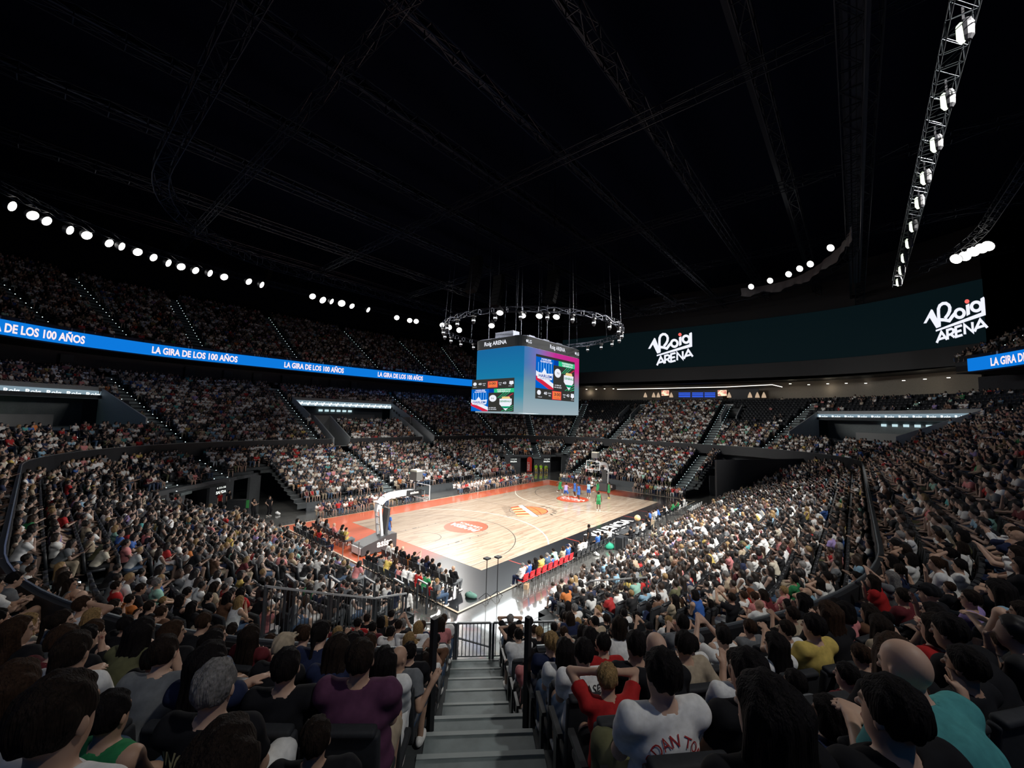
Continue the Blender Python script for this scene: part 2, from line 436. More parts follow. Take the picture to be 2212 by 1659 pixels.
def build_trousers(k, h=.013, short=False, girth=1.0):
    g = Grid((-.35, -.5, 0), (.80, .5, 1.2), h); P = k['P']; i = .014 + (.008 if h > .016 else .003) + .002*(girth > 1)
    g.ell(P+k['dr']*.01, (.128*girth+i, .165*girth+i, .125), .04, roty(k['lean']*.6))
    for sd in 'LR':
        Hh, K, A = k['H'+sd], k['K'+sd], k['A'+sd]
        if short: g.cone(Hh, Hh+(K-Hh)*.86, .088*girth**.6+i, .078+i, .05, cut=True)
        else: g.cone(Hh, K, .086*girth**.6+i, .062+i, .05); g.cone(K, A+(K-A)*.06, .064+i, .048+i*.6, .03, cut=True)
    ax = [(g.lo[j]+g.h*np.arange(g.n[j])).astype(np.float32) for j in range(3)]
    g.f += (.003*np.sin(ax[0][:, None, None]*52+ax[1][None, :, None]*30+ax[2][None, None, :]*40)).astype(np.float32)
    t = (ax[2]-P[2])[None, None, :]; g.f = np.maximum(g.f, t-.10)
    return g
def build_shoe(k, sd, h=.012):
    A = k['A'+sd]; g = Grid(A-V3(.15, .10, .16), A+V3(.26, .10, .08), h)
    for _ in (0,):
        b = A-V3(0, 0, .068)
        g.ell(b+V3(.055, 0, 0), (.145, .050, .034), .02); g.ell(b+V3(-.035, 0, .03), (.062, .044, .05), .03)
    return g
def build_hair(style, h=.009):
    """head-local hair; 0 short, 1 long, 2 bun/ponytail, 3 bob, 4 cap"""
    g = Grid((-.24, -.20, -.48), (.20, .20, .20), h)
    e = .014 if style != 0 else .010
    g.ell((-.012, 0, .034), (.098+e, .079+e, .098+e), 0)
    ax = [(g.lo[j]+g.h*np.arange(g.n[j])).astype(np.float32) for j in range(3)]
    X, Y, Z = ax[0][:, None, None], ax[1][None, :, None], ax[2][None, None, :]
    cut = np.minimum((X-.045)-.9*(Z-.055)*0, -(Z-.075)) if style != 4 else np.minimum(X-.02, -(Z-.05))
    face = np.minimum((X+.0)-.02-.55*(Z-.0), .085-Z)     # open the face below the fringe
    g.f = np.maximum(g.f, face)
    low = {0: -.055, 1: -.10, 2: -.05, 3: -.10, 4: .01}[style]
    g.f = np.maximum(g.f, low-Z-(.25*X if style == 0 else 0))
    if style == 1:
        for y in (-.055, 0, .055): g.cone((-.055-.02*(y == 0), y, .03), (-.105, y*1.5, -.30), .055, .040, .05)
        for y in (-1, 1): g.cone((-.02, y*.078, .02), (.0, y*.095, -.20), .030, .022, .03)
    if style == 2:
        g.ell((-.115, 0, .075), (.035, .035, .035), .01); g.cone((-.13, 0, .06), (-.16, 0, -.17), .028, .014, .02)
    if style == 3:
        for y in (-1, 1): g.ell((-.03, y*.075, -.04), (.065, .030, .075), .03)
        g.ell((-.07, 0, -.05), (.055, .085, .075), .03)
    if style == 4:
        g.ell((.10, 0, .055), (.085, .070, .010), .015)
    g.f += (.0035*np.sin(Y*130+X*40+Z*9)+.003*np.sin(X*95+Y*60+Z*22)+.002*np.sin(Y*260+Z*35)).astype(np.float32)
    return g
SKIN = [(.62, .40, .29), (.52, .32, .22), (.42, .25, .17), (.30, .17, .11), (.10, .055, .035)]
def tinted(name, rough, noise, scale, spec=.4, feature=False):
    """one shared material, tinted by each object's own colour"""
    if name in MATS: return MATS[name]
    m = bpy.data.materials.new(name); m.use_nodes = True; nt = m.node_tree; b = nt.nodes['Principled BSDF']; b.inputs['Roughness'].default_value = rough; b.inputs['Specular IOR Level'].default_value = spec
    oi = nt.nodes.new('ShaderNodeObjectInfo'); src = oi.outputs['Color']
    if noise:
        tc = nt.nodes.new('ShaderNodeTexCoord'); n = nt.nodes.new('ShaderNodeTexNoise'); n.inputs['Scale'].default_value = scale; n.inputs['Detail'].default_value = 3; nt.links.new(tc.outputs['Object'], n.inputs['Vector'])
        mr = nt.nodes.new('ShaderNodeMapRange'); mr.inputs['From Min'].default_value = .3; mr.inputs['From Max'].default_value = .7; mr.inputs['To Min'].default_value = 1-noise; mr.inputs['To Max'].default_value = 1+noise; nt.links.new(n.outputs['Fac'], mr.inputs['Value'])
        vm = nt.nodes.new('ShaderNodeVectorMath'); vm.operation = 'SCALE'; nt.links.new(src, vm.inputs[0]); nt.links.new(mr.outputs[0], vm.inputs['Scale']); src = vm.outputs[0]
    if feature:
        a = nt.nodes.new('ShaderNodeAttribute'); a.attribute_name = 'feature'; mx = nt.nodes.new('ShaderNodeMix'); mx.data_type = 'RGBA'; nt.links.new(src, mx.inputs['A']); nt.links.new(a.outputs['Color'], mx.inputs['B']); nt.links.new(a.outputs['Alpha'], mx.inputs['Factor']); src = mx.outputs['Result']
    nt.links.new(src, b.inputs['Base Color']); MATS[name] = m; return m
M_SKIN = tinted('skin', .5, .08, 9, .3, True); M_CLOTH = tinted('cloth', .85, .12, 26, .2); M_HAIR = tinted('hair', .75, .45, 60, .15)
def strand_bump(m):
    nt = m.node_tree; b = nt.nodes['Principled BSDF']; tc = nt.nodes.new('ShaderNodeTexCoord'); mp = nt.nodes.new('ShaderNodeMapping'); mp.inputs['Scale'].default_value = (140, 140, 12); n = nt.nodes.new('ShaderNodeTexNoise'); n.inputs['Scale'].default_value = 1; n.inputs['Detail'].default_value = 2
    bp = nt.nodes.new('ShaderNodeBump'); bp.inputs['Strength'].default_value = .9; bp.inputs['Distance'].default_value = .012; nt.links.new(tc.outputs['Object'], mp.inputs[0]); nt.links.new(mp.outputs[0], n.inputs['Vector']); nt.links.new(n.outputs['Fac'], bp.inputs['Height']); nt.links.new(bp.outputs[0], b.inputs['Normal'])
strand_bump(M_HAIR)
def add_feature(me, k):
    """eyes, brows and lips as surface pattern"""
    n = len(me.vertices); co = np.empty(n*3, np.float32); me.vertices.foreach_get('co', co); co = co.reshape(-1, 3)
    q = (co-k['hd'])@k['hR']; C = np.zeros((n, 4), np.float32)
    front = q[:, 0] > .06
    for y in (1, -1):
        d = np.sqrt(((q[:, 1]-y*.031)/.019)**2+((q[:, 2]-.005)/.010)**2); m = front & (d < 1); C[m] = (.42, .40, .38, .9)
        d = np.sqrt(((q[:, 1]-y*.031))**2+((q[:, 2]-.005))**2); m = front & (d < .009); C[m] = (.02, .012, .01, 1)
        m = front & (np.abs(q[:, 1]-y*.033) < .024) & (np.abs(q[:, 2]-.030) < .007); C[m] = (.05, .03, .02, .9)
    m = front & (np.abs(q[:, 1]) < .026) & (np.abs(q[:, 2]+.059) < .013) & (q[:, 0] > .07); C[m] = (.45, .16, .13, .8)
    at = me.attributes.new('feature', 'FLOAT_COLOR', 'POINT'); at.data.foreach_set('color', C.ravel())
FAB = dict(white=(.80, .80, .78), black=(.010, .010, .012), navy=(.015, .022, .06), grey=(.16, .17, .18), beige=(.42, .34, .24), red=(.42, .02, .02), pink=(.60, .22, .22),
           blue=(.04, .12, .40), green=(.03, .22, .08), teal=(.08, .32, .32), yellow=(.62, .46, .12), orange=(.55, .17, .04), purple=(.10, .035, .075), lilac=(.32, .24, .50),
           brown=(.14, .07, .04), lightblue=(.25, .42, .55), maroon=(.13, .02, .025), denim=(.06, .10, .17), cream=(.55, .50, .40), olive=(.12, .12, .06), mint=(.30, .55, .45), lime=(.30, .55, .03))
HAIRC = dict(black=(.008, .006, .006), brown=(.035, .018, .010), fair=(.30, .19, .08), grey=(.20, .19, .18), ginger=(.16, .05, .02), darkbrown=(.016, .010, .007))
PROTO = {}
def proto(kind, girth=1.0, lod=0):
    key = (kind, girth, lod); g2 = 1.6 if lod else 1.0
    if key in PROTO: return PROTO[key]
    sit = kind in ('lap', 'knees', 'cross', 'chin', 'clap', 'phone', 'side', 'face')
    k = skeleton(kind, sit, girth); d = dict(k=k, sit=sit)
    V, Q = build_body(k, (.0095 if sit else .012)*g2, True, girth=girth).mesh(); d['body'] = mesh_from('body', V, Q, smooth=True); add_feature(d['body'], k)
    for nm, kw in (('tee', {}), ('long', dict(long=True)), ('tank', dict(sleeve=0))):
        V, Q = build_shirt(k, .013*g2, girth=girth, **kw).mesh(); d[nm] = mesh_from('shirt', V, Q, smooth=True)
    for nm, sh in (('trousers', False), ('shorts', True)):
        V, Q = build_trousers(k, .014*g2, sh, girth).mesh(); d[nm] = mesh_from(nm, V, Q, smooth=True)
    for sd in 'LR':
        V, Q = build_shoe(k, sd).mesh(); d['shoe'+sd] = mesh_from('shoe', V, Q, smooth=True)
    for q in ('body', 'tee', 'long', 'tank', 'trousers', 'shorts', 'shoeL', 'shoeR'): d[q].materials.append(M_SKIN if q == 'body' else M_CLOTH)
    PROTO[key] = d; return d
HAIR = {}
def hair_mesh(st):
    if st not in HAIR:
        V, Q = build_hair(st).mesh(); HAIR[st] = mesh_from('hair', V, Q, smooth=True); HAIR[st].materials.append(M_HAIR if st != 4 else M_CLOTH)
    return HAIR[st]
def part(name, me, root, m, mw=None):
    o = bpy.data.objects.new(name, me); COL.objects.link(o); o.parent = root
    o.color = (*m, 1)
    if mw is not None: o.matrix_local = mw
    return o
def person(loc, rz, kind='lap', shirt='white', cut='tee', legs='black', short=False, hair=0, hcol='black', skin=0, girth=1.0, scale=1.0, label=None, group=None, shoes='white', detail=True, name='person'):
    d = proto(kind, girth, 0 if math.dist(loc, CAM) < 9 else 1); k = d['k']
    root = empty(name, loc, rz); root.matrix_basis = root.matrix_basis@Matrix.Scale(scale, 4)
    tag(root, label, 'person', group)
    part('body', d['body'], root, SKIN[skin])
    part('shirt', d[cut], root, FAB[shirt])
    part('shorts' if short else 'trousers', d['shorts' if short else 'trousers'], root, FAB[legs])
    if detail:
        part('shoe', d['shoeL'], root, FAB[shoes]); part('shoe', d['shoeR'], root, FAB[shoes])
    if hair is not None and hair >= 0:
        R = k['hR']; M = Matrix.Translation(Vector(k['hd']))@Matrix(R.tolist()).to_4x4()
        part('cap' if hair == 4 else 'hair', hair_mesh(hair), root, FAB[hcol] if hair == 4 else HAIRC[hcol], M)
    return root
def lod_proto(kind, hair, h, short, cut='tee'):
    """one mesh of a whole person for the uncountable crowd: material slots skin, shirt, trousers, hair"""
    sit = kind not in ('stand',); k = skeleton(kind, sit); Vs, Qs, Ms = [], [], []; b = 0
    for gi, g in enumerate((build_body(k, h, h < .02), build_shirt(k, h, sleeve=.62 if cut == 'tee' else 0), build_trousers(k, h, short))):
        V, Q = g.mesh(); Vs.append(V); Qs.append(Q+b); Ms.append(np.full(len(Q), gi)); b += len(V)
    if hair >= 0:
        V, Q = build_hair(hair, max(h*.75, .012)).mesh(); V = V@k['hR'].T+k['hd']; Vs.append(V); Qs.append(Q+b); Ms.append(np.full(len(Q), 3))
    return np.concatenate(Vs), np.concatenate(Qs), np.concatenate(Ms)
def inst_mat(name, attr, rough=.8):
    m = bpy.data.materials.new(name); m.use_nodes = True; nt = m.node_tree; b = nt.nodes['Principled BSDF']; b.inputs['Roughness'].default_value = rough
    a = nt.nodes.new('ShaderNodeAttribute'); a.attribute_type = 'INSTANCER'; a.attribute_name = attr
    nt.links.new(a.outputs['Color'], b.inputs['Base Color']); return m
def stuff_instances(name, protos, mats, pos, rot, scl, pick, cols, smooth=True):
    """ONE object: its mesh holds the prototypes and one loose vertex per place, geometry nodes put a prototype on every vertex"""
    Vs, Qs, Ms, PR = [], [], [], []; b = 0
    for i, (V, Q, M) in enumerate(protos):
        Vs.append(V); Qs.append(Q+b); Ms.append(M); PR.append(np.full(len(V), i)); b += len(V)
    n = len(pos); Vs.append(np.asarray(pos)); PR.append(np.full(n, -1))
    me = mesh_from(name, np.concatenate(Vs), np.concatenate(Qs), mats, np.concatenate(Ms), smooth)
    tot = len(me.vertices); PR = np.concatenate(PR).astype(np.int32)
    def attr(nm, ty, arr, dim=1, prop='value'):
        full = np.zeros((tot, dim), np.float32 if ty != 'INT' else np.int32); full[b:] = np.asarray(arr).reshape(n, dim)
        me.attributes.new(nm, ty, 'POINT').data.foreach_set(prop, full.ravel())
    me.attributes.new('proto', 'INT', 'POINT').data.foreach_set('value', PR)
    attr('pick', 'INT', pick); attr('turn', 'FLOAT', rot); attr('size', 'FLOAT', scl)
    for nm, c in cols.items(): attr(nm, 'FLOAT_VECTOR', c, 3, 'vector')
    ng = bpy.data.node_groups.new(name+' placing', 'GeometryNodeTree'); ng.interface.new_socket('Geometry', in_out='INPUT', socket_type='NodeSocketGeometry'); ng.interface.new_socket('Geometry', in_out='OUTPUT', socket_type='NodeSocketGeometry')
    N = ng.nodes.new; Lk = ng.links.new; gi = N('NodeGroupInput'); go = N('NodeGroupOutput'); jn = N('GeometryNodeJoinGeometry')
    def named(nm, ty):
        q = N('GeometryNodeInputNamedAttribute'); q.data_type = ty; q.inputs['Name'].default_value = nm; return [o for o in q.outputs if o.enabled and o.name == 'Attribute'][0]
    def eq(sock, v):
        c = N('FunctionNodeCompare'); c.data_type = 'INT'; c.operation = 'EQUAL'
        ins = [i for i in c.inputs if i.enabled]; Lk(sock, ins[0]); ins[1].default_value = v; return c.outputs[0]
    pr, pk = named('proto', 'INT'), named('pick', 'INT'); cx = N('ShaderNodeCombineXYZ'); Lk(named('turn', 'FLOAT'), cx.inputs['Z'])
    sz = named('size', 'FLOAT')
    for i in range(len(protos)):
        s1 = N('GeometryNodeSeparateGeometry'); s1.domain = 'POINT'; Lk(gi.outputs[0], s1.inputs[0]); Lk(eq(pr, i), s1.inputs[1])
        tr = N('GeometryNodeTransform'); tr.inputs['Translation'].default_value = (0, 0, 0); Lk(s1.outputs[0], tr.inputs[0])
        s2 = N('GeometryNodeSeparateGeometry'); s2.domain = 'POINT'; Lk(gi.outputs[0], s2.inputs[0])
        an = N('FunctionNodeBooleanMath'); an.operation = 'AND'; Lk(eq(pr, -1), an.inputs[0]); Lk(eq(pk, i), an.inputs[1]); Lk(an.outputs[0], s2.inputs[1])
        ip = N('GeometryNodeInstanceOnPoints'); Lk(s2.outputs[0], ip.inputs['Points']); Lk(tr.outputs[0], ip.inputs['Instance']); Lk(cx.outputs[0], ip.inputs['Rotation']); Lk(sz, ip.inputs['Scale'])
        Lk(ip.outputs[0], jn.inputs[0])
    Lk(jn.outputs[0], go.inputs[0])
    o = link(name, me); md = o.modifiers.new('placing', 'NODES'); md.node_group = ng
    return o
# ------------------------------------------------------------------ floor
def floor_material():
    m = bpy.data.materials.new('polished concrete'); m.use_nodes = True; nt = m.node_tree; b = nt.nodes['Principled BSDF']; L = nt.links.new
    tc = nt.nodes.new('ShaderNodeTexCoord'); n = nt.nodes.new('ShaderNodeTexNoise'); n.inputs['Scale'].default_value = .35; n.inputs['Detail'].default_value = 9; n.inputs['Roughness'].default_value = .65
    L(tc.outputs['Object'], n.inputs['Vector']); r = nt.nodes.new('ShaderNodeValToRGB'); r.color_ramp.elements[0].position = .35; r.color_ramp.elements[1].position = .68
    r.color_ramp.elements[0].color = (.075, .075, .073, 1); r.color_ramp.elements[1].color = (.16, .16, .15, 1); L(n.outputs['Fac'], r.inputs['Fac']); L(r.outputs['Color'], b.inputs['Base Color'])
    n2 = nt.nodes.new('ShaderNodeTexNoise'); n2.inputs['Scale'].default_value = 1.4; n2.inputs['Detail'].default_value = 6; L(tc.outputs['Object'], n2.inputs['Vector'])
    mr = nt.nodes.new('ShaderNodeMapRange'); mr.inputs['To Min'].default_value = .12; mr.inputs['To Max'].default_value = .28; L(n2.outputs['Fac'], mr.inputs['Value']); L(mr.outputs['Result'], b.inputs['Roughness'])
    b.inputs['Specular IOR Level'].default_value = .8; b.inputs['Coat Weight'].default_value = 1.0; b.inputs['Coat Roughness'].default_value = .05; b.inputs['Coat IOR'].default_value = 1.7
    return m
fm = MB(); fm.box((0, 0, -.15), (110, 100, .3)); floor = fm.build('floor', floor_material()); struct(floor)
fj = MB()
for x in (-26, -22, 22, 26): fj.box((x, 0, .001), (.02, 60, .002))
for y in (-21, -17, 13.4, -13.2): fj.box((0, y, .001), (70, .02, .002))
struct(fj.build('trim_1', M_DARK))
# ------------------------------------------------------------------ the court
AX0, AX1, AY0, AY1 = -18.45, 17.8, -10.35, 10.2
def wood_material(name, ramp, painted=False):
    m = bpy.data.materials.new(name); m.use_nodes = True; nt = m.node_tree; b = nt.nodes['Principled BSDF']; L = nt.links.new; N = nt.nodes.new
    tc = N('ShaderNodeTexCoord'); mp = N('ShaderNodeMapping'); mp.inputs['Rotation'].default_value = (0, 0, 0); L(tc.outputs['Object'], mp.inputs['Vector'])
    br = N('ShaderNodeTexBrick'); br.offset = .37; br.squash = 1; br.inputs['Scale'].default_value = 1; br.inputs['Brick Width'].default_value = 2.1; br.inputs['Row Height'].default_value = .13
    br.inputs['Mortar Size'].default_value = .002; br.inputs['Bias'].default_value = -.1
    br.inputs['Color1'].default_value = (0, 0, 0, 1); br.inputs['Color2'].default_value = (1, 1, 1, 1); br.inputs['Mortar'].default_value = (.3, .3, .3, 1); L(mp.outputs[0], br.inputs['Vector'])
    mp2 = N('ShaderNodeMapping'); mp2.inputs['Scale'].default_value = (.55, 5.5, 1); L(tc.outputs['Object'], mp2.inputs['Vector'])
    n = N('ShaderNodeTexNoise'); n.inputs['Scale'].default_value = 1.3; n.inputs['Detail'].default_value = 7; n.inputs['Roughness'].default_value = .62; L(mp2.outputs[0], n.inputs['Vector'])
    ad = N('ShaderNodeMix'); ad.data_type = 'FLOAT'; ad.inputs['Factor'].default_value = .30 if not painted else .15
    L(n.outputs['Fac'], ad.inputs['A']); L(br.outputs['Color'], ad.inputs['B'])
    r = N('ShaderNodeValToRGB'); L(ad.outputs[0], r.inputs['Fac'])
    e = r.color_ramp.elements; e[0].position = .28; e[0].color = (*ramp[0], 1); e[1].position = .62; e[1].color = (*ramp[-1], 1)
    if len(ramp) > 2: q = e.new(.45); q.color = (*ramp[1], 1)
    src = r.outputs['Color']
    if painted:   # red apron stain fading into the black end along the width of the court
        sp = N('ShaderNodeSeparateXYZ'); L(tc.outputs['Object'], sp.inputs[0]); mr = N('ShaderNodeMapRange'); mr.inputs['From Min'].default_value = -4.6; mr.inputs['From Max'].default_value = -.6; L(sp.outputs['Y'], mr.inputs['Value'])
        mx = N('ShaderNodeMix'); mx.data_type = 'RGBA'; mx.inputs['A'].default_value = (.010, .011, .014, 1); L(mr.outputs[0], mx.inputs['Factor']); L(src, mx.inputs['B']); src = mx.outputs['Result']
    L(src, b.inputs['Base Color']); b.inputs['Roughness'].default_value = .30; b.inputs['Specular IOR Level'].default_value = .5
    b.inputs['Coat Weight'].default_value = .6; b.inputs['Coat Roughness'].default_value = .10
    return m
M_WOOD = wood_material('maple court boards', [(.31, .215, .150), (.44, .335, .245), (.50, .405, .31)])
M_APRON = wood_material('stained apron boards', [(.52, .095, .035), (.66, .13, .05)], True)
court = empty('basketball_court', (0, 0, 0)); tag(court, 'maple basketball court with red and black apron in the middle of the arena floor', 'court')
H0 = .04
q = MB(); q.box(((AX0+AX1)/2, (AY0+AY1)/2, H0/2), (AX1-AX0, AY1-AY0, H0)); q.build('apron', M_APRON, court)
q = MB(); q.box((0, 0, H0+.002), (28, 15, .008)); q.build('playing_boards', M_WOOD, court)
q = MB(); w = .11
q.box((AX0+w/2, (AY0+AY1)/2, H0+.003), (w, AY1-AY0, .006)); q.box((AX1-w/2, (AY0+AY1)/2, H0+.003), (w, AY1-AY0, .006)); q.box(((AX0+AX1)/2, AY0+w/2, H0+.003), (AX1-AX0-2*w, w, .006)); q.box(((AX0+AX1)/2, AY1-w/2, H0+.003), (AX1-AX0-2*w, w, .006))
q.build('edge_strip', mat('pale wooden court edge', (.62, .50, .36), .4), court)
ZL = H0+.0075
def line_strip(mb, pts, w, z=ZL, closed=False):
    pts = [Vector((p[0], p[1])) for p in pts]; V = []; n = len(pts)
    for i, p in enumerate(pts):
        a = pts[i-1] if (i > 0 or closed) else p; b = pts[(i+1) % n] if (i < n-1 or closed) else p
        d = (b-a).normalized(); nn = Vector((-d.y, d.x))*w/2; V += [(p.x+nn.x, p.y+nn.y, z), (p.x-nn.x, p.y-nn.y, z)]
    mb.add(V, [(2*i+1, 2*((i+1) % n)+1, 2*((i+1) % n), 2*i) for i in range(n if closed else n-1)])
def arc_pts(cx, cy, r, a0, a1, n=48): return [(cx+r*math.cos(math.radians(a0+(a1-a0)*i/n)), cy+r*math.sin(math.radians(a0+(a1-a0)*i/n))) for i in range(n+1)]
M_LINE = mat('black court line', (.03, .025, .022), .4); M_LINEW = mat('white court line', (.68, .63, .55), .4)
bl = MB(); wl = MB(); key = MB()
line_strip(bl, [(0, -7.5), (0, 7.5)], .05); line_strip(bl, arc_pts(0, 0, 1.8, 0, 360), .05, closed=False)
for sx in (-1, 1):
    bx = 12.425
    th = math.degrees(math.asin(6.6/6.75)); arc = [(sx*(bx-6.75*math.cos(math.radians(a))), 6.75*math.sin(math.radians(a))) for a in np.linspace(-th, th, 60)]
    line_strip(bl, [(sx*14, -6.6)]+arc+[(sx*14, 6.6)], .06)
    line_strip(bl, [(sx*14, 2.45), (sx*8.2, 2.45), (sx*8.2, -2.45), (sx*14, -2.45)], .05)
    line_strip(bl, [(sx*(bx-1.25*math.cos(math.radians(a))), 1.25*math.sin(math.radians(a))) for a in np.linspace(-90, 90, 30)], .05)
    line_strip(bl, [(sx*(8.2), 0+1.8*math.sin(math.radians(a))) if False else (sx*(8.2-1.8*math.cos(math.radians(a))), 1.8*math.sin(math.radians(a))) for a in np.linspace(-90, 90, 30)], .04)
    for d in (1.75, 2.6, 3.0, 3.85, 4.7):
        for y in (-2.52, 2.52): bl.box((sx*(14-d), y, ZL), (.08 if d not in (2.6,) else .4, .12, .002))
    t4 = math.degrees(math.asin(7.5/9.15)); line_strip(wl, [(sx*(bx-9.15*math.cos(math.radians(a))), 9.15*math.sin(math.radians(a))) for a in np.linspace(-t4, t4, 70)], .09, ZL+.001)
bl.build('black_line', M_LINE, court); wl.build('four_point_arc', M_LINEW, court)
rl = MB()
for x in (-8.3, -5.0, 5.0, 8.3): line_strip(rl, [(x-3.3 if x < -7 else x, -7.55), (x-3.3 if x < -7 else x, -9.6)], .06, H0+.003)
rl.build('red_bench_line', mat('red line paint', (.55, .05, .03), .4), court)
# ------------------------------------------------------------------ lettering
def text_geo(s, size=1.0, weight=0.0, spacing=1.0, align='LEFT', shear=0.0):
    c = bpy.data.curves.new('t', 'FONT'); c.body = s; c.size = size; c.offset = weight; c.space_character = spacing; c.align_x = align; c.shear = shear; c.resolution_u = 3
    o = bpy.data.objects.new('t', c); COL.objects.link(o); dg = bpy.context.evaluated_depsgraph_get(); me = bpy.data.meshes.new_from_object(o.evaluated_get(dg))
    V = [tuple(v.co) for v in me.vertices]; Fc = [tuple(p.vertices) for p in me.polygons]
    bpy.data.objects.remove(o); bpy.data.curves.remove(c); bpy.data.meshes.remove(me)
    return np.array(V if V else [(0, 0, 0)]), Fc
def put_text(mb, s, origin, ux, uy, size, weight=0.0, align='CENTER', spacing=1.0, squash=1.0, shear=0.0, off=.0):
    V, Fc = text_geo(s, size, weight, spacing, align, shear); o = Vector(origin); ux = Vector(ux); uy = Vector(uy); n = ux.cross(uy)
    mb.add([o+ux*v[0]*squash+uy*v[1]+n*off for v in V], Fc)
def stroke(mb, pts, w, T, closed=False):
    """thick polyline in the plane given by T(u, v)"""
    pts = [Vector(p) for p in pts]; n = len(pts); V = []
    for i, p in enumerate(pts):
        a = pts[i-1] if (i > 0 or closed) else p; b = pts[(i+1) % n] if (i < n-1 or closed) else p
        d0 = (p-a).normalized() if (p-a).length > 1e-9 else (b-p).normalized(); d1 = (b-p).normalized() if (b-p).length > 1e-9 else d0
        nn = Vector((-(d0+d1).y, (d0+d1).x)); nn = nn.normalized() if nn.length > .05 else Vector((-d0.y, d0.x))
        c = max(.45, nn.dot(Vector((-d0.y, d0.x)))); nn = nn*(w/2/c); V += [T(p.x+nn.x, p.y+nn.y), T(p.x-nn.x, p.y-nn.y)]
    mb.add(V, [(2*i+1, 2*((i+1) % n)+1, 2*((i+1) % n), 2*i) for i in range(n if closed else n-1)])
def disc(mb, c, r, T, n=20, r2=None):
    ring = [T(c[0]+r*math.cos(2*math.pi*i/n), c[1]+(r2 or r)*math.sin(2*math.pi*i/n)) for i in range(n)]; mb.add(ring, [tuple(range(n))])
def roig_logo(white, red, T):
    """arena wordmark in a 15 x 11 box, origin lower left, underline rising to the right"""
    k = lambda pts: [(x/100.0, y/100.0) for x, y in pts]
    def W(u, v): return T(u, v)
    # measured on the sign: x 3.2..18.3, y down -> converted
    c = lambda pts: [((x-320)/100.0, (1430-y)/100.0) for x, y in pts]
    white.add([W(*p) for p in c([(325, 835), (545, 465), (585, 480), (495, 690), (400, 835)])], [(0, 1, 2, 3, 4)])
    white.add([W(*p) for p in c([(545, 465), (585, 480), (690, 740), (770, 740), (770, 955), (650, 995), (495, 690)])], [(0, 1, 2, 3, 4, 5, 6)])
    stroke(white, c([(732, 900), (728, 600), (735, 470), (775, 385), (850, 340), (930, 345), (995, 400), (1020, 470), (1010, 560), (965, 650), (885, 745)]), .82, W)
    stroke(white, c([(740, 770), (860, 785), (985, 820), (1060, 720), (1135, 640)]), .85, W)
    stroke(white, [((1245-320)/100+1.07*math.cos(a), (1430-650)/100+1.10*math.sin(a)) for a in np.linspace(0, 2*math.pi, 25)[:-1]], .78, W, True)
    white.add([W(*p) for p in c([(1400, 455), (1485, 420), (1487, 695), (1405, 738)])], [(0, 1, 2, 3)])
    stroke(white, [((1635-320)/100+1.07*math.cos(a), (1430-515)/100+1.12*math.sin(a)) for a in np.linspace(0, 2*math.pi, 25)[:-1]], .78, W, True)
    white.add([W(*p) for p in c([(1738, 330), (1812, 290), (1830, 320), (1832, 755), (1740, 720)])], [(0, 1, 2, 3, 4)])
    white.add([W(*p) for p in c([(630, 1040), (1740, 680), (1832, 755), (635, 1085)])], [(0, 1, 2, 3)])
    disc(red, ((1435-320)/100, (1430-360)/100), .55, W)
    L = {'A': [[(0, 0), (.55, 1), (1.1, 0)], [(.2, .30), (.9, .30)]], 'R': [[(.1, 0), (.1, 1), (.6, 1), (.85, .85), (.85, .6), (.6, .45), (.1, .45)], [(.5, .45), (.95, 0)]],
         'E': [[(.9, 1), (.1, 1), (.1, 0), (.9, 0)], [(.1, .5), (.8, .5)]], 'N': [[(.1, 0), (.1, 1), (.9, 0), (.9, 1)]]}
    for ch, x0, y0, wd in (('A', 640, 1390, 240), ('R', 900, 1320, 200), ('E', 1110, 1260, 190), ('N', 1315, 1210, 230), ('A', 1560, 1150, 260)):
        for st in L[ch]:
            stroke(white, [((x0-320+wd*u)/100, (1430-y0)/100+2.5*v+u*wd/100*.27) for u, v in st], .62, W)
# ------------------------------------------------------------------ court graphics
M_LOGOR = mat('orange red court paint', (.55, .075, .03), .4); M_LOGOW = mat('white court paint', (.82, .80, .76), .4); M_LOGOB = mat('black court paint', (.012, .012, .012), .4)
for nm, cx, rot in (('near', -8.2, 1), ('far', 8.2, -1)):
    d = MB(); T = lambda u, v: (cx+u, v, ZL+.002); disc(d, (0, 0), 1.78, T, 48); o = d.build('free_throw_roundel', M_LOGOR, court)
    t = MB(); ux = (0, rot, 0); uy = (-rot, 0, 0)
    put_text(t, 'PAMESA', (cx+.15*rot, 0, ZL+.004), ux, uy, .98, .03, squash=.86); put_text(t, 'CERÁMICA', (cx+.75*rot, 0, ZL+.004), ux, uy, .55, .0, squash=.95)
    t.build('roundel_lettering', M_LOGOW, o)
lg = empty('centre_circle_emblem', (0, 0, 0)); lg.parent = court
def TL(u, v): return (-v*1.0, u*1.0, ZL+.003)      # u runs along +y, v towards the near basket
def TLz(dz):
    return lambda u, v: (v, u, ZL+.003+dz)
T0, T1, T2 = TLz(0), TLz(.0015), TLz(.003)
# ball half, band and crown of the emblem; u = court width (+y to the left stand), v = court length (+x far)
e = MB(); pts = [(1.55*math.cos(a)-.15, -1.7*math.sin(a)*1.0) for a in np.linspace(0, math.pi, 30)]
def em(u, v): return (u, v)
half = [(-.25+1.75*math.cos(a), -.25-1.75*math.sin(a)) for a in np.linspace(0, math.pi, 32)]
def rotp(p, a=-.62): c, s = math.cos(a), math.sin(a); return (p[0]*c-p[1]*s, p[0]*s+p[1]*c)
def RT(dz): return lambda u, v: (lambda q: (q[1], q[0], ZL+.003+dz))(rotp((u, v), -.0))
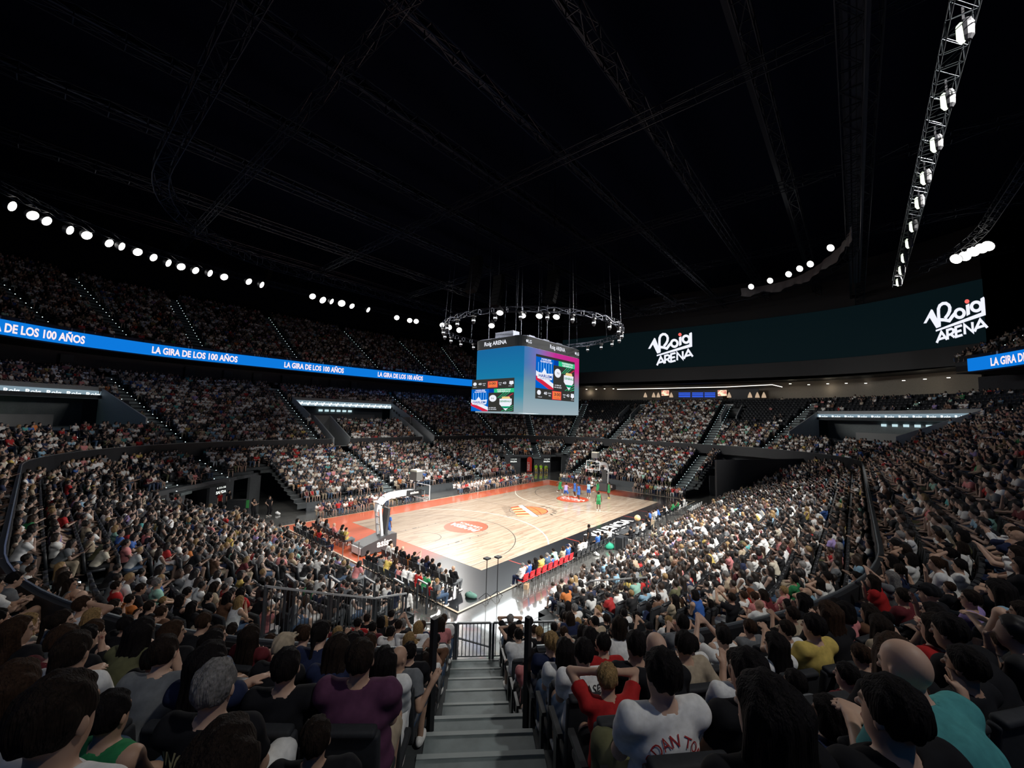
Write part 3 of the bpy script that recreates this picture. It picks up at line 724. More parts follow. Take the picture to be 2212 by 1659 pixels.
# local frame: +U along the band (direction (x=.2,y=1)), +V towards crown (near, left)
bu = Vector((.55, .83)).normalized(); bv = Vector((-bu.y, bu.x))
def ET(dz): return lambda u, v: (bu.x*u+bv.x*v, bu.y*u+bv.y*v, ZL+.003+dz)
T0, T1, T2 = ET(0), ET(.0012), ET(.0024)
g = MB(); g.add([T0(1.75*math.cos(a), -.2-1.72*math.sin(a)) for a in np.linspace(0, math.pi, 32)], [tuple(range(32))]); g.build('orange_ball', mat('orange court paint', (.70, .17, .06), .4), lg)
g = MB()
stroke(g, [(1.75*math.cos(a), -.2-1.72*math.sin(a)) for a in np.linspace(0, math.pi, 32)], .09, T1)
stroke(g, [(0, -.2), (.12, -1.0), (.05, -1.92)], .07, T1); stroke(g, [(-1.6, -.8), (-.6, -.95), (.6, -.95), (1.6, -.75)], .07, T1); stroke(g, [(-1.2, -.3), (-.95, -.9), (-.85, -1.6)], .06, T1); stroke(g, [(1.2, -.3), (.95, -.9), (.9, -1.6)], .06, T1)
g.build('ball_seam', mat('dark red court paint', (.20, .012, .012), .4), lg)
g = MB(); g.add([T1(-2.35, -.22), T1(2.35, -.22), T1(2.25, .28), T1(-2.25, .28)], [(0, 1, 2, 3)]); g.build('white_band', mat('pale blue court paint', (.66, .72, .76), .4), lg)
gy, gr, gb = MB(), MB(), MB()
for i in range(8):
    u0 = -2.1+i*.525; tgt = gy if i % 2 == 0 else gr
    tgt.add([T0(u0, .28), T0(u0+.525, .28), T0((u0+.525)*.86-.1, 1.55-.05*i), T0(u0*.86-.1, 1.65-.05*i)], [(0, 1, 2, 3)])
for i in range(9):
    u0 = -2.1+i*.525; stroke(gb, [(u0, .28), (u0*.86-.1, 1.6-.05*i)], .035, T1); stroke(gb, [(u0*.86-.1, 1.6-.05*i), (u0*.80+.15, 2.15-.05*i), (u0*.85-.15, 2.6-.05*i)], .07, T1)
gb.add([T1(-2.35, -.30), T1(2.35, -.30), T1(2.35, -.22), T1(-2.35, -.22)], [(0, 1, 2, 3)])
for i in range(7):
    a = math.pi*(.22+.085*i)+.15; a0 = a; stroke(gb, [(2.15*math.cos(a0), -.3-2.15*math.sin(a0)), (2.6*math.cos(a0+.10), -.3-2.55*math.sin(a0+.10))], .16, T1)
gy.build('yellow_ray', mat('yellow court paint', (.80, .66, .22), .4), lg); gr.build('red_ray', M_LOGOR, lg); gb.build('black_outline', M_LOGOB, lg)
t = MB(); put_text(t, 'VALENCIA', (0.3, -9.05, H0+.008), (1, 0, 0), (0, 1, 0), 1.35, .05, squash=1.1); put_text(t, 'BASKET', (0.3, -9.95, H0+.008), (1, 0, 0), (0, 1, 0), .8, .03, squash=1.1)
t.build('apron_lettering', M_LOGOW, court)
# ------------------------------------------------------------------ terraces
def terrace(name, s0, D, n, zf, ok, seg=PER, thick=.35):
    V, Fc = [], []; m = len(seg)
    for i in range(n):
        a, b = s0+i*D, s0+(i+1)*D; z = zf(i); zl = zf(i-1) if i else z-.45
        for j in range(m):
            p, p2 = seg[j], seg[(j+1) % m]; A, B, C, E = cpt(p, a), cpt(p2, a), cpt(p2, b), cpt(p, b)
            mx, my = (A[0]+C[0])/2, (A[1]+C[1])/2
            if not ok(mx, my, (a+b)/2): continue
            k = len(V); V += [(A[0], A[1], z), (B[0], B[1], z), (C[0], C[1], z), (E[0], E[1], z), (A[0], A[1], zl), (B[0], B[1], zl)]
            Fc += [(k, k+3, k+2, k+1), (k+4, k, k+1, k+5)]
    me = mesh_from(name, V, Fc, [M_TERR]); return link(name, me)
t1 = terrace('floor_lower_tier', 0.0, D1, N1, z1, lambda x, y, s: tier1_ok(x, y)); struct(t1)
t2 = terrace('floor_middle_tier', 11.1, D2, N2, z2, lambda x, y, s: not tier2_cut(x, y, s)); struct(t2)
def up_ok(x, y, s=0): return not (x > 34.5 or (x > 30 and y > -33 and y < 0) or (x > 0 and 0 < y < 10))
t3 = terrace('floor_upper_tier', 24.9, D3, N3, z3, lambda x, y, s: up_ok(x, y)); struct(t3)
def band(name, m, s, z0, z1_, th=.12, ok=None, parent=None, seg=PER):
    """wall following the curve at offset s"""
    V, Fc = [], []; n = len(seg)
    for j in range(n):
        p, p2 = seg[j], seg[(j+1) % n]; A, B = cpt(p, s), cpt(p2, s); C, E = cpt(p2, s+th), cpt(p, s+th)
        if ok and not ok((A[0]+B[0])/2, (A[1]+B[1])/2): continue
        k = len(V); V += [(A[0], A[1], z0), (B[0], B[1], z0), (B[0], B[1], z1_), (A[0], A[1], z1_), (E[0], E[1], z0), (C[0], C[1], z0), (C[0], C[1], z1_), (E[0], E[1], z1_)]
        Fc += [(k, k+3, k+2, k+1), (k+4, k+5, k+6, k+7), (k+3, k+7, k+6, k+2), (k, k+1, k+5, k+4)]
    return link(name, mesh_from(name, V, Fc, [m]), parent)
def near_aisle(x, y):   # the aisle the photograph looks down: 45 degrees in the near left corner
    dx, dy = x+CXC, y+CYC; t = -(dx+dy)/math.sqrt(2); d = abs(dx-dy)/math.sqrt(2); return t > 0 and d < .72
struct(band('wall_parapet', M_BLACK, 10.95, 4.55, 5.80, .14, lambda x, y: not near_aisle(x, y) and not vom_gap(x, y)))
struct(band('trim_2', mat('parapet glass edge', (.35, .38, .40), .2, .6), 10.97, 5.80, 5.83, .03, lambda x, y: not near_aisle(x, y) and not vom_gap(x, y)))
# ledge over the middle tier, the suite level behind it
M_LEDGE = mat('pale ledge', (.42, .42, .42), .6, noise=.05)
struct(band('trim_3', M_LEDGE, 26.8, 11.6, 12.35, .35, lambda x, y: True))
struct(band('floor_suite_level', M_DARK, 27.1, 11.9, 12.0, 7.5))
right = lambda x, y: (x > 34 and y < 34 and y > -36)
struct(band('wall_suites', mat('dark suite wall', (.020, .021, .028), .5, noise=.3), 31.0, 12.0, 15.2, .3, lambda x, y: not right(x, y)))
struct(band('wall_concourse', mat('beige concourse wall', (.26, .23, .19), .7, noise=.08), 34.0, 12.0, 16.6, .3, right))
struct(band('wall_front_row_end', mat('dark plinth', (.06, .068, .075), .6, noise=.15), -.02, 0, .8, .1, lambda x, y: tier1_ok(x*1.02, y*1.02)))
# corner portal walls with exits
def portal(sx, sy, n, with_people=False):
    A = Vector((sx*PB[0], sy*PB[1], 0)); B = Vector((sx*PC[0], sy*PC[1], 0)); d = (B-A).normalized(); L = (B-A).length; nrm = Vector((-sx*.58, -sy*.81, 0))
    w = MB(); rz = math.atan2(d.y, d.x); op = [(1.4, 3.4), (6.3, 8.7), (11.4, 13.5)]; x = 0
    for a, b in op+[(L, L)]:
        w.box(A+d*((x+a)/2)+Vector((0, 0, 1.4)), (a-x, .25, 2.8), rz); 
        if b > a: w.box(A+d*((a+b)/2)+Vector((0, 0, 2.65)), (b-a, .25, .3), rz)
        x = b
    struct(w.build('wall_corner_%d' % n, mat('exit wall grey', (.10, .108, .115), .7, noise=.12)))
    back = MB(); back.box((A+B)/2-nrm*3.2+Vector((0, 0, 1.35)), (L, .2, 2.7), rz); struct(back.build('wall_exit_passage_%d' % n, M_BLACK))
    # sign panels
    ux = d if (d.cross(Vector((0, 0, 1)))).dot(nrm) > 0 else -d
    for c, ar in ((4.1, '←'), (9.9, '→')):
        s = empty('exit_sign', A+d*c+nrm*.14+Vector((0, 0, 1.9)))
        o = MB(); o.box(A+d*c+nrm*.14+Vector((0, 0, 1.95)), (1.1, .03, 1.0), rz); o.build('panel', M_DARK, s)
        t = MB(); P0 = A+d*c+nrm*.17
        put_text(t, 'SALIDA', P0+Vector((0, 0, 1.60)), ux, (0, 0, 1), .34, .012); put_text(t, '111-116', P0+Vector((.0, 0, 2.02))+ux*.12, ux, (0, 0, 1), .24, .008)
        t.add([P0+Vector((0, 0, 2.10))+ux*q+Vector((0, 0, z)) for q, z in ((-.50, 0), (-.38, .09), (-.38, -.09))], [(0, 1, 2)])
        t.build('lettering', emis('sign white', (.9, .95, .9), 1.2), s)
        tag(s, 'dark SALIDA exit sign on the %s corner wall, %s of its two' % ({(1, 1): 'far', (-1, 1): 'left', (1, -1): 'right', (-1, -1): 'near'}[(sx, sy)], 'left' if c < 5 else 'right'), 'sign')
    return A, B, d, nrm
portal(1, 1, 1); portal(-1, 1, 2); 
q = MB(); q.poly([(-24.75, -15.35), (-22.05, -18.05), (-21.95, -17.95), (-24.65, -15.25)], 0, 2.5); struct(q.build('wall_corner_3', mat('exit wall grey', (.10, .108, .115), .7, noise=.12)))
q = MB(); q.box((-23.95, -16.95, 2.42), (1.0, 1.5, .16), math.radians(45)); tag(q.build('landing', M_STEP), 'bare concrete landing behind the gate at the foot of the centre aisle', 'landing')
# truck ramp in the right far corner
r = MB(); r.box((24.5, -12.6, 1.2), (.25, 5.0, 2.4), .55); r.poly([(16.2, -13.0), (29.5, -20.5), (29.6, -20.3), (16.3, -12.8)], 0, 5.0); r.poly([(19.0, -8.9), (34, -10.5), (34, -10.3), (19.0, -8.7)], 0, .8)
for i in range(N1):   # stepped flank of the far stand beside the ramp
    s = i*D1; r.box((CXC+R0+s+D1/2, -8.95-.1*i*0-.011*s*10, z1(i)/2), (D1, .2, z1(i)))
struct(r.build('wall_ramp', M_BLACK))
r = MB(); r.box((33.5, -15.5, 2.4), (.3, 11.5, 4.8)); struct(r.build('wall_ramp_back', M_DARK))
o = MB(); o.bar(atz(1588, 974, 5.1), atz(1700, 984, 5.1), .22, .16); tag(o.build('beam_light', emis('ramp beam light', (.9, .95, 1), 1.2)), 'long white light strip over the dark ramp opening in the right corner', 'light')
# ------------------------------------------------------------------ roof, outer walls
r = MB(); r.box((0, 0, 33.2), (150, 140, .4)); struct(r.build('ceiling', mat('black roof deck', (.002, .004, .014), .9, spec=.05)))
struct(band('wall_outer', mat('black upper wall', (.003, .005, .011), .85, spec=.1), 41.5, 12, 33.2, .5))
struct(band('ceiling_soffit', M_BLACK, 24.95, 15.05, 15.15, 9.5, lambda x, y: up_ok(x, y)))
struct(band('wall_under_ribbon', M_BLACK, 24.92, 15.3, 16.9, .15, lambda x, y: up_ok(x, y)))
struct(band('ceiling_concourse', M_BLACK, 29.5, 16.5, 16.6, 5.0, right))
wl_pts = [(43.0, 24.5), (43.3, 19.6), (43.9, 11.2), (44.5, 4), (44.8, -2.6), (45.1, -10), (44.8, -19.6), (43.6, -25.5), (41.4, -30.5), (37.9, -36.3)]
def curve_pts(P, n=60):
    """Catmull-Rom through P"""
    P = [np.array(p, float) for p in P]; Q = [2*P[0]-P[1]]+P+[2*P[-1]-P[-2]]; out = []
    for i in range(1, len(Q)-2):
        for j in range(n//(len(P)-1)+1):
            t = j/(n//(len(P)-1)+1); a, b, c, d = Q[i-1:i+3]; out.append(.5*((2*b)+(-a+c)*t+(2*a-5*b+4*c-d)*t*t+(-a+3*b-3*c+d)*t**3))
    return out+[P[-1]]
WC = curve_pts(wl_pts, 54)
bw = MB(); V = [(p[0], p[1], z) for z in (19.0, 26.4) for p in WC]; n = len(WC); bw.add(V, [(i, i+1, n+i+1, n+i) for i in range(n-1)])
V = [(p[0]+.5, p[1], z) for z in (19.0, 26.4) for p in WC]; bw.add(V, [(i, n+i, n+i+1, i+1) for i in range(n-1)])
screen = bw.build('video_wall', mat('switched off video wall', (.002, .004, .006), .8, 0, (.008, .024, .030), .26, spec=.1)); tag(screen, 'huge curved black video wall above the far stand carrying two wordmarks', 'screen')
fr = MB(); fr.add([(p[0]+dx, p[1], z) for z, dx in ((16.6, .3), (19.0, .3)) for p in WC], [(i, i+1, n+i+1, n+i) for i in range(n-1)]); fr.add([(p[0]+dx, p[1], z) for z, dx in ((26.4, .3), (33.2, .3)) for p in WC], [(i, i+1, n+i+1, n+i) for i in range(n-1)])
struct(fr.build('wall_far', M_BLACK))
WA = np.array(WC); WL = np.concatenate([[0], np.cumsum(np.linalg.norm(np.diff(WA, axis=0), axis=1))])
def on_curve(C, Lc, s, off=0):
    i = int(np.clip(np.searchsorted(Lc, s)-1, 0, len(C)-2)); t = (s-Lc[i])/(Lc[i+1]-Lc[i]); p = C[i]*(1-t)+C[i+1]*t; d = C[i+1]-C[i]; d = d/np.linalg.norm(d); return p, d
def curve_T(C, Lc, s0, z0, kx, kz, off, flip=1):
    def T(u, v):
        p, d = on_curve(C, Lc, s0+u*kx); nx, ny = -d[1]*flip, d[0]*flip; return (p[0]+nx*off, p[1]+ny*off, z0+v*kz)
    return T
def nearest_s(C, Lc, x, y): i = int(np.argmin((C[:, 0]-x)**2+(C[:, 1]-y)**2)); return Lc[i]
# ------------------------------------------------------------------ wordmarks on the video wall
M_SCRW = emis('screen white', (.86, .88, 1.0), 1.05); M_SCRR = emis('screen red', (1, .16, .14), 1.0)
def s_at_px(C, Lc, px, z):
    pr = project([(p[0], p[1], z) for p in C]); i = np.argsort(np.abs(pr[:, 0]-px))[:2]; i = sorted(i); a, b = pr[i[0], 0], pr[i[1], 0]
    t = (px-a)/(b-a) if b != a else 0; return Lc[i[0]]+(Lc[i[1]]-Lc[i[0]])*t
def z_at_px(C, Lc, s, py):
    p, d = on_curve(C, Lc, s); a = project([(p[0], p[1], 15.0)])[0, 1]; b = project([(p[0], p[1], 27.0)])[0, 1]; return 15+12*(py-a)/(b-a)
for (xa, xb, yb, yt, sk, lab) in ((1400, 1496, 790, 718, .105, 'white Roig ARENA wordmark in the middle of the black video wall'), (1995.5, 2131, 742, 642, .155, 'white Roig ARENA wordmark near the right end of the black video wall')):
    sa, sb = s_at_px(WA, WL, xa, 22), s_at_px(WA, WL, xb, 22); kx = (sb-sa)/15.2
    zb = z_at_px(WA, WL, sa+kx*3.2, yb); zt = z_at_px(WA, WL, sb-kx*.3, yt); kz = (zt-zb+sk*11*0)/(11.2)
    k2 = kx; slope = .11
    TT = lambda u, v, sa=sa, kx=kx, zb=zb, kz=kz: curve_T(WA, WL, sa, zb, kx, kz, .06, -1)(u, (v-.35)-(u-3.2)*.0)
    # remove the perspective slope of the sign as photographed
    pa, pb = on_curve(WA, WL, sa)[0], on_curve(WA, WL, sb)[0]; ja, jb = project([(*pa, zb), (*pb, zb)])[:, 1]; dz = (ja-jb)/((project([(*pa, zb)])[0, 1]-project([(*pa, zb+1)])[0, 1])); sl = dz/15.2
    Tk = lambda u, v, sa=sa, kx=kx, zb=zb, zt=zt: curve_T(WA, WL, sa, zb, kx, 1.0, .06, -1)(u, ((v-.35)-.085*(u-3.2))*(zt-zb)/10.05)
    w_, r_ = MB(), MB(); roig_logo(w_, r_, Tk); o = w_.build('wordmark', M_SCRW); tag(o, lab, 'sign'); r_.build('red_dot', M_SCRR, o)
# ------------------------------------------------------------------ ribbon board
RB_L = [cpt(p, 24.7) for p in PER]
i0 = min(range(len(RB_L)), key=lambda i: (RB_L[i][0]-(-3))**2+(RB_L[i][1]-38.6)**2)
i1 = min(range(len(RB_L)), key=lambda i: (RB_L[i][0]-32.7)**2+(RB_L[i][1]+34.2)**2)
rb = [(27.5, 35.2), (23.4, 36.0), (9, 37.6)]+RB_L[i0:i1+1] if i0 < i1 else [(27.5, 35.2), (23.4, 36.0), (9, 37.6)]+RB_L[i0:]+RB_L[:i1+1]
RBC = np.array(rb); RBL = np.concatenate([[0], np.cumsum(np.linalg.norm(np.diff(RBC, axis=0), axis=1))])
RZ0, RZ1 = 15.18, 16.52
ribbon = MB(); n = len(RBC); ctr = np.array([0, 0])
def off_curve(C, d):
    T = np.gradient(C, axis=0); T /= np.linalg.norm(T, axis=1)[:, None]; return C+np.stack([-T[:, 1], T[:, 0]], 1)*d
IN, OUT = off_curve(RBC, .0), off_curve(RBC, -.18)
V = [(p[0], p[1], z) for z in (RZ0, RZ1) for p in IN]+[(p[0], p[1], z) for z in (RZ0, RZ1) for p in OUT]
ribbon.add(V, [(i, i+1, n+i+1, n+i) for i in range(n-1)]+[(2*n+i, 3*n+i, 3*n+i+1, 2*n+i+1) for i in range(n-1)]+[(i, 2*n+i, 2*n+i+1, i+1) for i in range(n-1)]+[(n+i, n+i+1, 3*n+i+1, 3*n+i) for i in range(n-1)])
rob = ribbon.build('ribbon_board', emis('ribbon blue', (.004, .19, .72), 1.0)); tag(rob, 'long bright blue curved LED ribbon board under the upper tier with white lettering', 'screen')
rt = MB()
Vt, Ft = text_geo('LA GIRA DE LOS 100 AÑOS', 1.0, .035); wtx = Vt[:, 0].max()-Vt[:, 0].min()
Rfl = (RBC[::-1].copy()); RflL = np.concatenate([[0], np.cumsum(np.linalg.norm(np.diff(Rfl, axis=0), axis=1))])
ends = []
pr = project([(p[0], p[1], 15.85) for p in Rfl])
def s_left(px):
    best = None
    for i in range(len(Rfl)-1):
        a, b = pr[i], pr[i+1]
        if a[2] > 1 and b[2] > 1 and min(a[0], b[0]) <= px <= max(a[0], b[0]) and (px > 1900 or Rfl[i][1] > 5): best = RflL[i]+(RflL[i+1]-RflL[i])*(px-a[0])/(b[0]-a[0]); 
    return best
spans = [(328, 513), (614, 743), (814, 906)]
SP = [(s_left(a), s_left(b)) for a, b in spans]
wid = SP[0][1]-SP[0][0]; per = SP[1][0]-SP[0][0]
starts = [SP[0][0]+k*per for k in range(-4, 4)]
sr = s_left(2141) if s_left(2141) else 10
for k in range(-1, 2): starts.append(sr+k*per)
for s0 in starts:
    if s0 < 1 or s0+wid > RflL[-1]: continue
    sc = wid/wtx; V = []
    for v in Vt:
        p, d = on_curve(Rfl, RflL, s0+(v[0]-Vt[:, 0].min())*sc); V.append((p[0]+d[1]*.04, p[1]-d[0]*.04, 15.45+v[1]*1.08))
    rt.add(V, Ft)
rt.build('lettering', emis('ribbon letter pink white', (.95, .78, .80), 1.1), rob)
# ------------------------------------------------------------------ hanging scoreboard
sb = empty('hanging_scoreboard', (0, .1, 9.3)); tag(sb, 'large four-sided hanging scoreboard glowing blue and pink over centre court', 'scoreboard')
BX, BY, BZ0, BZ1, BC = 5.0, 3.0, 9.40, 15.25, .85
def grad_mat(name, stops, axis, a, b, stops2=None, axis2=None, a2=0, b2=1, s=.9):
    m = bpy.data.materials.new(name); m.use_nodes = True; nt = m.node_tree; bb = nt.nodes['Principled BSDF']; L = nt.links.new; N = nt.nodes.new
    tc = N('ShaderNodeTexCoord'); sp = N('ShaderNodeSeparateXYZ'); L(tc.outputs['Object'], sp.inputs[0])
    def ramp(ax, lo, hi, st):
        mr = N('ShaderNodeMapRange'); mr.inputs['From Min'].default_value = lo; mr.inputs['From Max'].default_value = hi; L(sp.outputs[ax], mr.inputs['Value']); r = N('ShaderNodeValToRGB'); L(mr.outputs[0], r.inputs[0])
        e = r.color_ramp.elements; e[0].position = st[0][0]; e[0].color = (*st[0][1], 1); e[1].position = st[-1][0]; e[1].color = (*st[-1][1], 1)
        for p, c in st[1:-1]: q = e.new(p); q.color = (*c, 1)
        return r.outputs[0]
    o = ramp(axis, a, b, stops)
    if stops2:
        o2 = ramp(axis2, a2, b2, stops2); mk = ramp(axis, a, b, [(0, (0, 0, 0)), (.45, (0, 0, 0)), (.75, (1, 1, 1)), (1, (1, 1, 1))]); mx = N('ShaderNodeMix'); mx.data_type = 'RGBA'; L(mk, mx.inputs['Factor']); L(o, mx.inputs['A']); L(o2, mx.inputs['B']); o = mx.outputs['Result']
    bb.inputs['Base Color'].default_value = (0, 0, 0, 1); bb.inputs['Specular IOR Level'].default_value = 0; L(o, bb.inputs['Emission Color']); bb.inputs['Emission Strength'].default_value = s
    return m
G_LOW = (.30, .42, .47)
gm = [grad_mat('scoreboard side gradient', [(0, (.30, .40, .44)), (.25, (.06, .30, .42)), (.55, (.01, .20, .40)), (1, (.01, .14, .36))], 'Z', BZ0, BZ1, s=.95),
      grad_mat('scoreboard long gradient', [(0, (.36, .45, .50)), (.35, (.20, .33, .40)), (.62, (.16, .28, .38)), (1, (.10, .2, .40))], 'Z', BZ0, BZ1, [(0, (.03, .20, .45)), (.22, (.18, .18, .50)), (.5, (.55, .03, .30)), (1, (.62, .02, .24))], 'X', -BX, BX, s=.95)]
def rrect(hx, hy, r, n=6):
    o = []
    for cx, cy, a0 in ((hx-r, hy-r, 0), (-hx+r, hy-r, 90), (-hx+r, -hy+r, 180), (hx-r, -hy+r, 270)):
        o += [(cx+r*math.cos(math.radians(a0+90*i/n)), .1+cy+r*math.sin(math.radians(a0+90*i/n))) for i in range(n+1)]
    return o
ring_ = rrect(BX, BY, BC); n = len(ring_)
fc = MB(); fc.mat(gm[0]); fc.mat(gm[1])
for i in range(n):
    a, b = ring_[i], ring_[(i+1) % n]; mx = (a[0]+b[0])/2
    fc.mat(gm[0] if (abs(mx) > BX-BC*.45) else gm[1]); fc.add([(a[0], a[1], BZ0), (b[0], b[1], BZ0), (b[0], b[1], BZ1), (a[0], a[1], BZ1)], [(0, 1, 2, 3)])
fc.build('screen', None, sb)
o = MB(); o.poly([(x*.995, y*.995) for x, y in ring_], BZ0+.12, BZ0+.16); o.poly([(x*.99, y*.99) for x, y in ring_], BZ1, BZ1+.05); o.build('housing', M_BLACK, sb)
un = MB(); un.poly([(x*.95, y*.93+.01) for x, y in ring_], BZ0+.085, BZ0+.10); un.build('underside_screen', emis('underside screen white', (.90, .97, 1.0), 5.5), sb)
hd = MB(); r2 = rrect(BX, BY, BC); hd.poly(r2, BZ1+.06, BZ1+.92); hd.build('header_band', mat('scoreboard header', (.004, .005, .006), .6, 0, (.03, .035, .04), .25, spec=.1), sb)
top = MB(); top.poly(rrect(BX*.97, BY*.97, BC), BZ1+.92, BZ1+1.0); 
for x in (-3.6, -1.2, 1.2, 3.6): top.box((x, .1, BZ1+1.35), (.9, 2.2, .7))
for x in (-4, 0, 4):
    for y in (-1.9, 2.1): top.bar((x, y, BZ1+.9), (x, y, 32.9), .03)
top.build('rigging_deck', M_TRUSS, sb)
W_ = emis('graphic white', (.85, .87, .95), 1.0); B_ = emis('graphic blue', (.0, .12, .60), 1.0); Bd = emis('graphic deep blue', (.0, .05, .38), 1.0); Gn = emis('graphic green', (.02, .55, .22), 1.0); K_ = emis('graphic charcoal', (.035, .035, .032), 1.0)
Rd = emis('graphic red', (.65, .02, .06), 1.0); Or = emis('graphic orange', (.95, .20, .06), 1.0); Yl = emis('graphic yellow', (.85, .62, .25), 1.0); Gd = emis('graphic dark green', (.0, .30, .14), 1.0)
def board(T, swap, parent, ux, uz, org):
    """match graphic, 10 wide x 11 high units"""
    L = {}
    def lay(nm, m): 
        if nm not in L: L[nm] = (MB(), m)
        return L[nm][0]
    def rect(nm, m, x0, y0, x1, y1, d): lay(nm, m).add([T(x0, y0, d), T(x1, y0, d), T(x1, y1, d), T(x0, y1, d)], [(0, 1, 2, 3)])
    def pg(nm, m, pts, d): lay(nm, m).add([T(x, y, d) for x, y in pts], [tuple(range(len(pts)))])
    y0 = 0 if swap else 2.6; ys = 7.9 if swap else 0   # match picture above or below the score strip
    rect('background', K_, 0, 0, 10, 11 if swap else 10.3, 1)
    if not swap: rect('top_bar', K_, 0, 10.3, 10, 10.8, 1)
    b = y0; h = 7.6
    rect('blue_header', B_, 0, b+6.3, 5.5, b+h, 2); rect('blue_header_end', Bd, 4.3, b+6.3, 5.5, b+h, 3); rect('green_header', Gn, 5.5, b+6.3, 10, b+h, 2)
    rect('blue_panel', B_, 0, b, 4.2, b+6.3, 2)
    for i in range(6): rect('stripe', emis('graphic pale blue', (.25, .55, .9), 1), .5+i*.62, b+3.2, .62+i*.62, b+6.3, 3)
    pg('white_sash', W_, [(0, b+4.2), (0, b+2.9), (4.2, b+.2), (4.2, b+1.5)], 4); pg('red_sash', Rd, [(0, b+3.0), (0, b+1.9), (3.0, b), (4.2, b), (4.2, b+.35)], 5)
    pg('team_crest', W_, [(.3, b+2.4), (.2, b+3.9), (1.3, b+3.8), (1.9, b+5.1), (2.5, b+3.8), (4.0, b+4.0), (3.8, b+2.4), (2.1, b+1.9)], 6)
    for i in range(3): pg('green_slash', Gn, [(6.3+i*.5, b+4.5), (6.45+i*.5, b+4.5), (7.9+i*.6, b+6.2), (7.7+i*.6, b+6.2)], 3); pg('green_slash', Gn, [(7.2+i*.7, b+.1), (7.4+i*.7, b+.1), (9.9, b+1.9-i*.7), (9.9, b+2.1-i*.7)], 3)
    pg('red_slash', Rd, [(8.3, b+4.6), (8.5, b+4.6), (9.9, b+5.8), (9.7, b+5.9)], 3)
    pg('shield', W_, [(6.9, b+2.4), (6.9, b+4.2), (9.6, b+4.2), (9.6, b+2.4), (8.3, b+.3)], 5); pg('shield_ball', Gd, [(8.3+1.05*math.cos(a), b+2.0+.95*math.sin(a)) for a in np.linspace(-math.pi*.9, -.1*math.pi, 14)], 6)
    pg('shield_cap', Yl, [(7.3, b+4.2), (7.5, b+4.9), (9.1, b+4.9), (9.3, b+4.2)], 5)
    pg('league_disc', W_, [(5.3+.85*math.cos(a), b+4.4+1.15*math.sin(a)) for a in np.linspace(0, 2*math.pi, 24)[:-1]], 4)
    s = ys; rect('clock_box', Or, 4.1, s+.25, 6.2, s+2.2, 3); rect('clock_frame', Rd, 3.95, s+.12, 6.35, s+2.33, 2.5)
    pg('small_disc', W_, [(.8+.45*math.cos(a), s+1.55+.6*math.sin(a)) for a in np.linspace(0, 2*math.pi, 18)[:-1]], 3); pg('small_crest', W_, [(8.9, s+1.2), (9.0, s+2.1), (9.8, s+2.1), (9.9, s+1.2), (9.4, s+.8)], 3)
    def tx(nm, m, st, x, y, sz, wt=.02, d=7, sq=1.0):
        V, Fc = text_geo(st, sz, wt, 1, 'CENTER'); lay(nm, m).add([T(x+v[0]*sq, y+v[1], d) for v in V], Fc)
    tx('header_lettering', W_, 'HARLEM', 2.3, b+7.0, .62); tx('header_lettering', W_, 'GLOBETROTTERS', 2.3, b+6.42, .58, .02, 7, .62); tx('header_lettering', W_, 'WASHINGTON', 7.8, b+7.0, .6, .02, 7, .75); tx('header_lettering', W_, 'GENERALS', 7.8, b+6.42, .6)
    tx('crest_lettering', Bd, 'HARLEM', 2.1, b+2.75, 1.0, .02, 8, .85); tx('crest_lettering', Bd, 'GLOBETROTTERS', 2.1, b+2.3, .42, 0, 8, .8); tx('shield_lettering', Gd, 'GENERALS', 8.25, b+3.1, .78, .02, 8, .68)
    tx('disc_lettering', K_, 'N', 5.3, b+4.1, .8, 0, 8); tx('note_lettering', W_, 'LA GIRA DE', 5.3, b+1.1, .42, .01, 7, .75); tx('note_lettering', W_, 'LOS 100 AÑOS', 5.3, b+.55, .42, .01, 7, .7)
    tx('clock_digits', K_, '3:00', 5.15, s+1.1, 1.1, .02, 8, .9); tx('clock_digits', K_, '3º CUARTO', 5.15, s+.45, .36, 0, 8, .9); tx('score_digits', W_, '40', 2.2, s+1.15, 1.0, .02, 8, .8); tx('score_digits', W_, '43', 8.0, s+1.15, 1.0, .02, 8, .8)
    for x in (3.2, 7.0): tx('foul_lettering', W_, 'FALTAS', x, s+1.45, .38, .01, 8, .6); tx('foul_lettering', W_, 'T.M.', x, s+.85, .38, .01, 8, .8)
    tx('team_name', W_, 'HARLEM', .9, s+.35, .32, 0, 8, .8); tx('team_name', W_, 'GENERALS', 9.3, s+.35, .32, 0, 8, .6)
    for nm, (mb, m) in L.items(): mb.build(nm, m, parent)
g1 = empty('match_graphic', (0, 0, 0)); g1.parent = sb; g1.matrix_parent_inverse = sb.matrix_basis.inverted()
# long face (y = -2.9): u along +x ; window x from -3.2.. 3.45
xl, xr = -3.05, 3.50; board(lambda u, v, d: (xl+(xr-xl)*u/10, -2.9-.012*d, BZ0+1.35+v*.372), False, g1, None, None, None)
g2 = empty('match_graphic', (0, 0, 0)); g2.parent = sb; g2.matrix_parent_inverse = sb.matrix_basis.inverted()
board(lambda u, v, d: (-5.0-.012*d, 3.15-(u/10)*5.25, BZ0+.12+v*.268), True, g2, None, None, None)
hl = MB(); z = BZ1+.32
put_text(hl, 'LG', (-4.0, -2.93, z), (1, 0, 0), (0, 0, 1), .42, .01); put_text(hl, 'LG', (4.05, -2.93, z), (1, 0, 0), (0, 0, 1), .42, .01); put_text(hl, 'Roig ARENA', (.35, -2.93, z), (1, 0, 0), (0, 0, 1), .52, .012, squash=.95)
put_text(hl, 'Roig ARENA', (-5.03, .3, z), (0, -1, 0), (0, 0, 1), .52, .012)
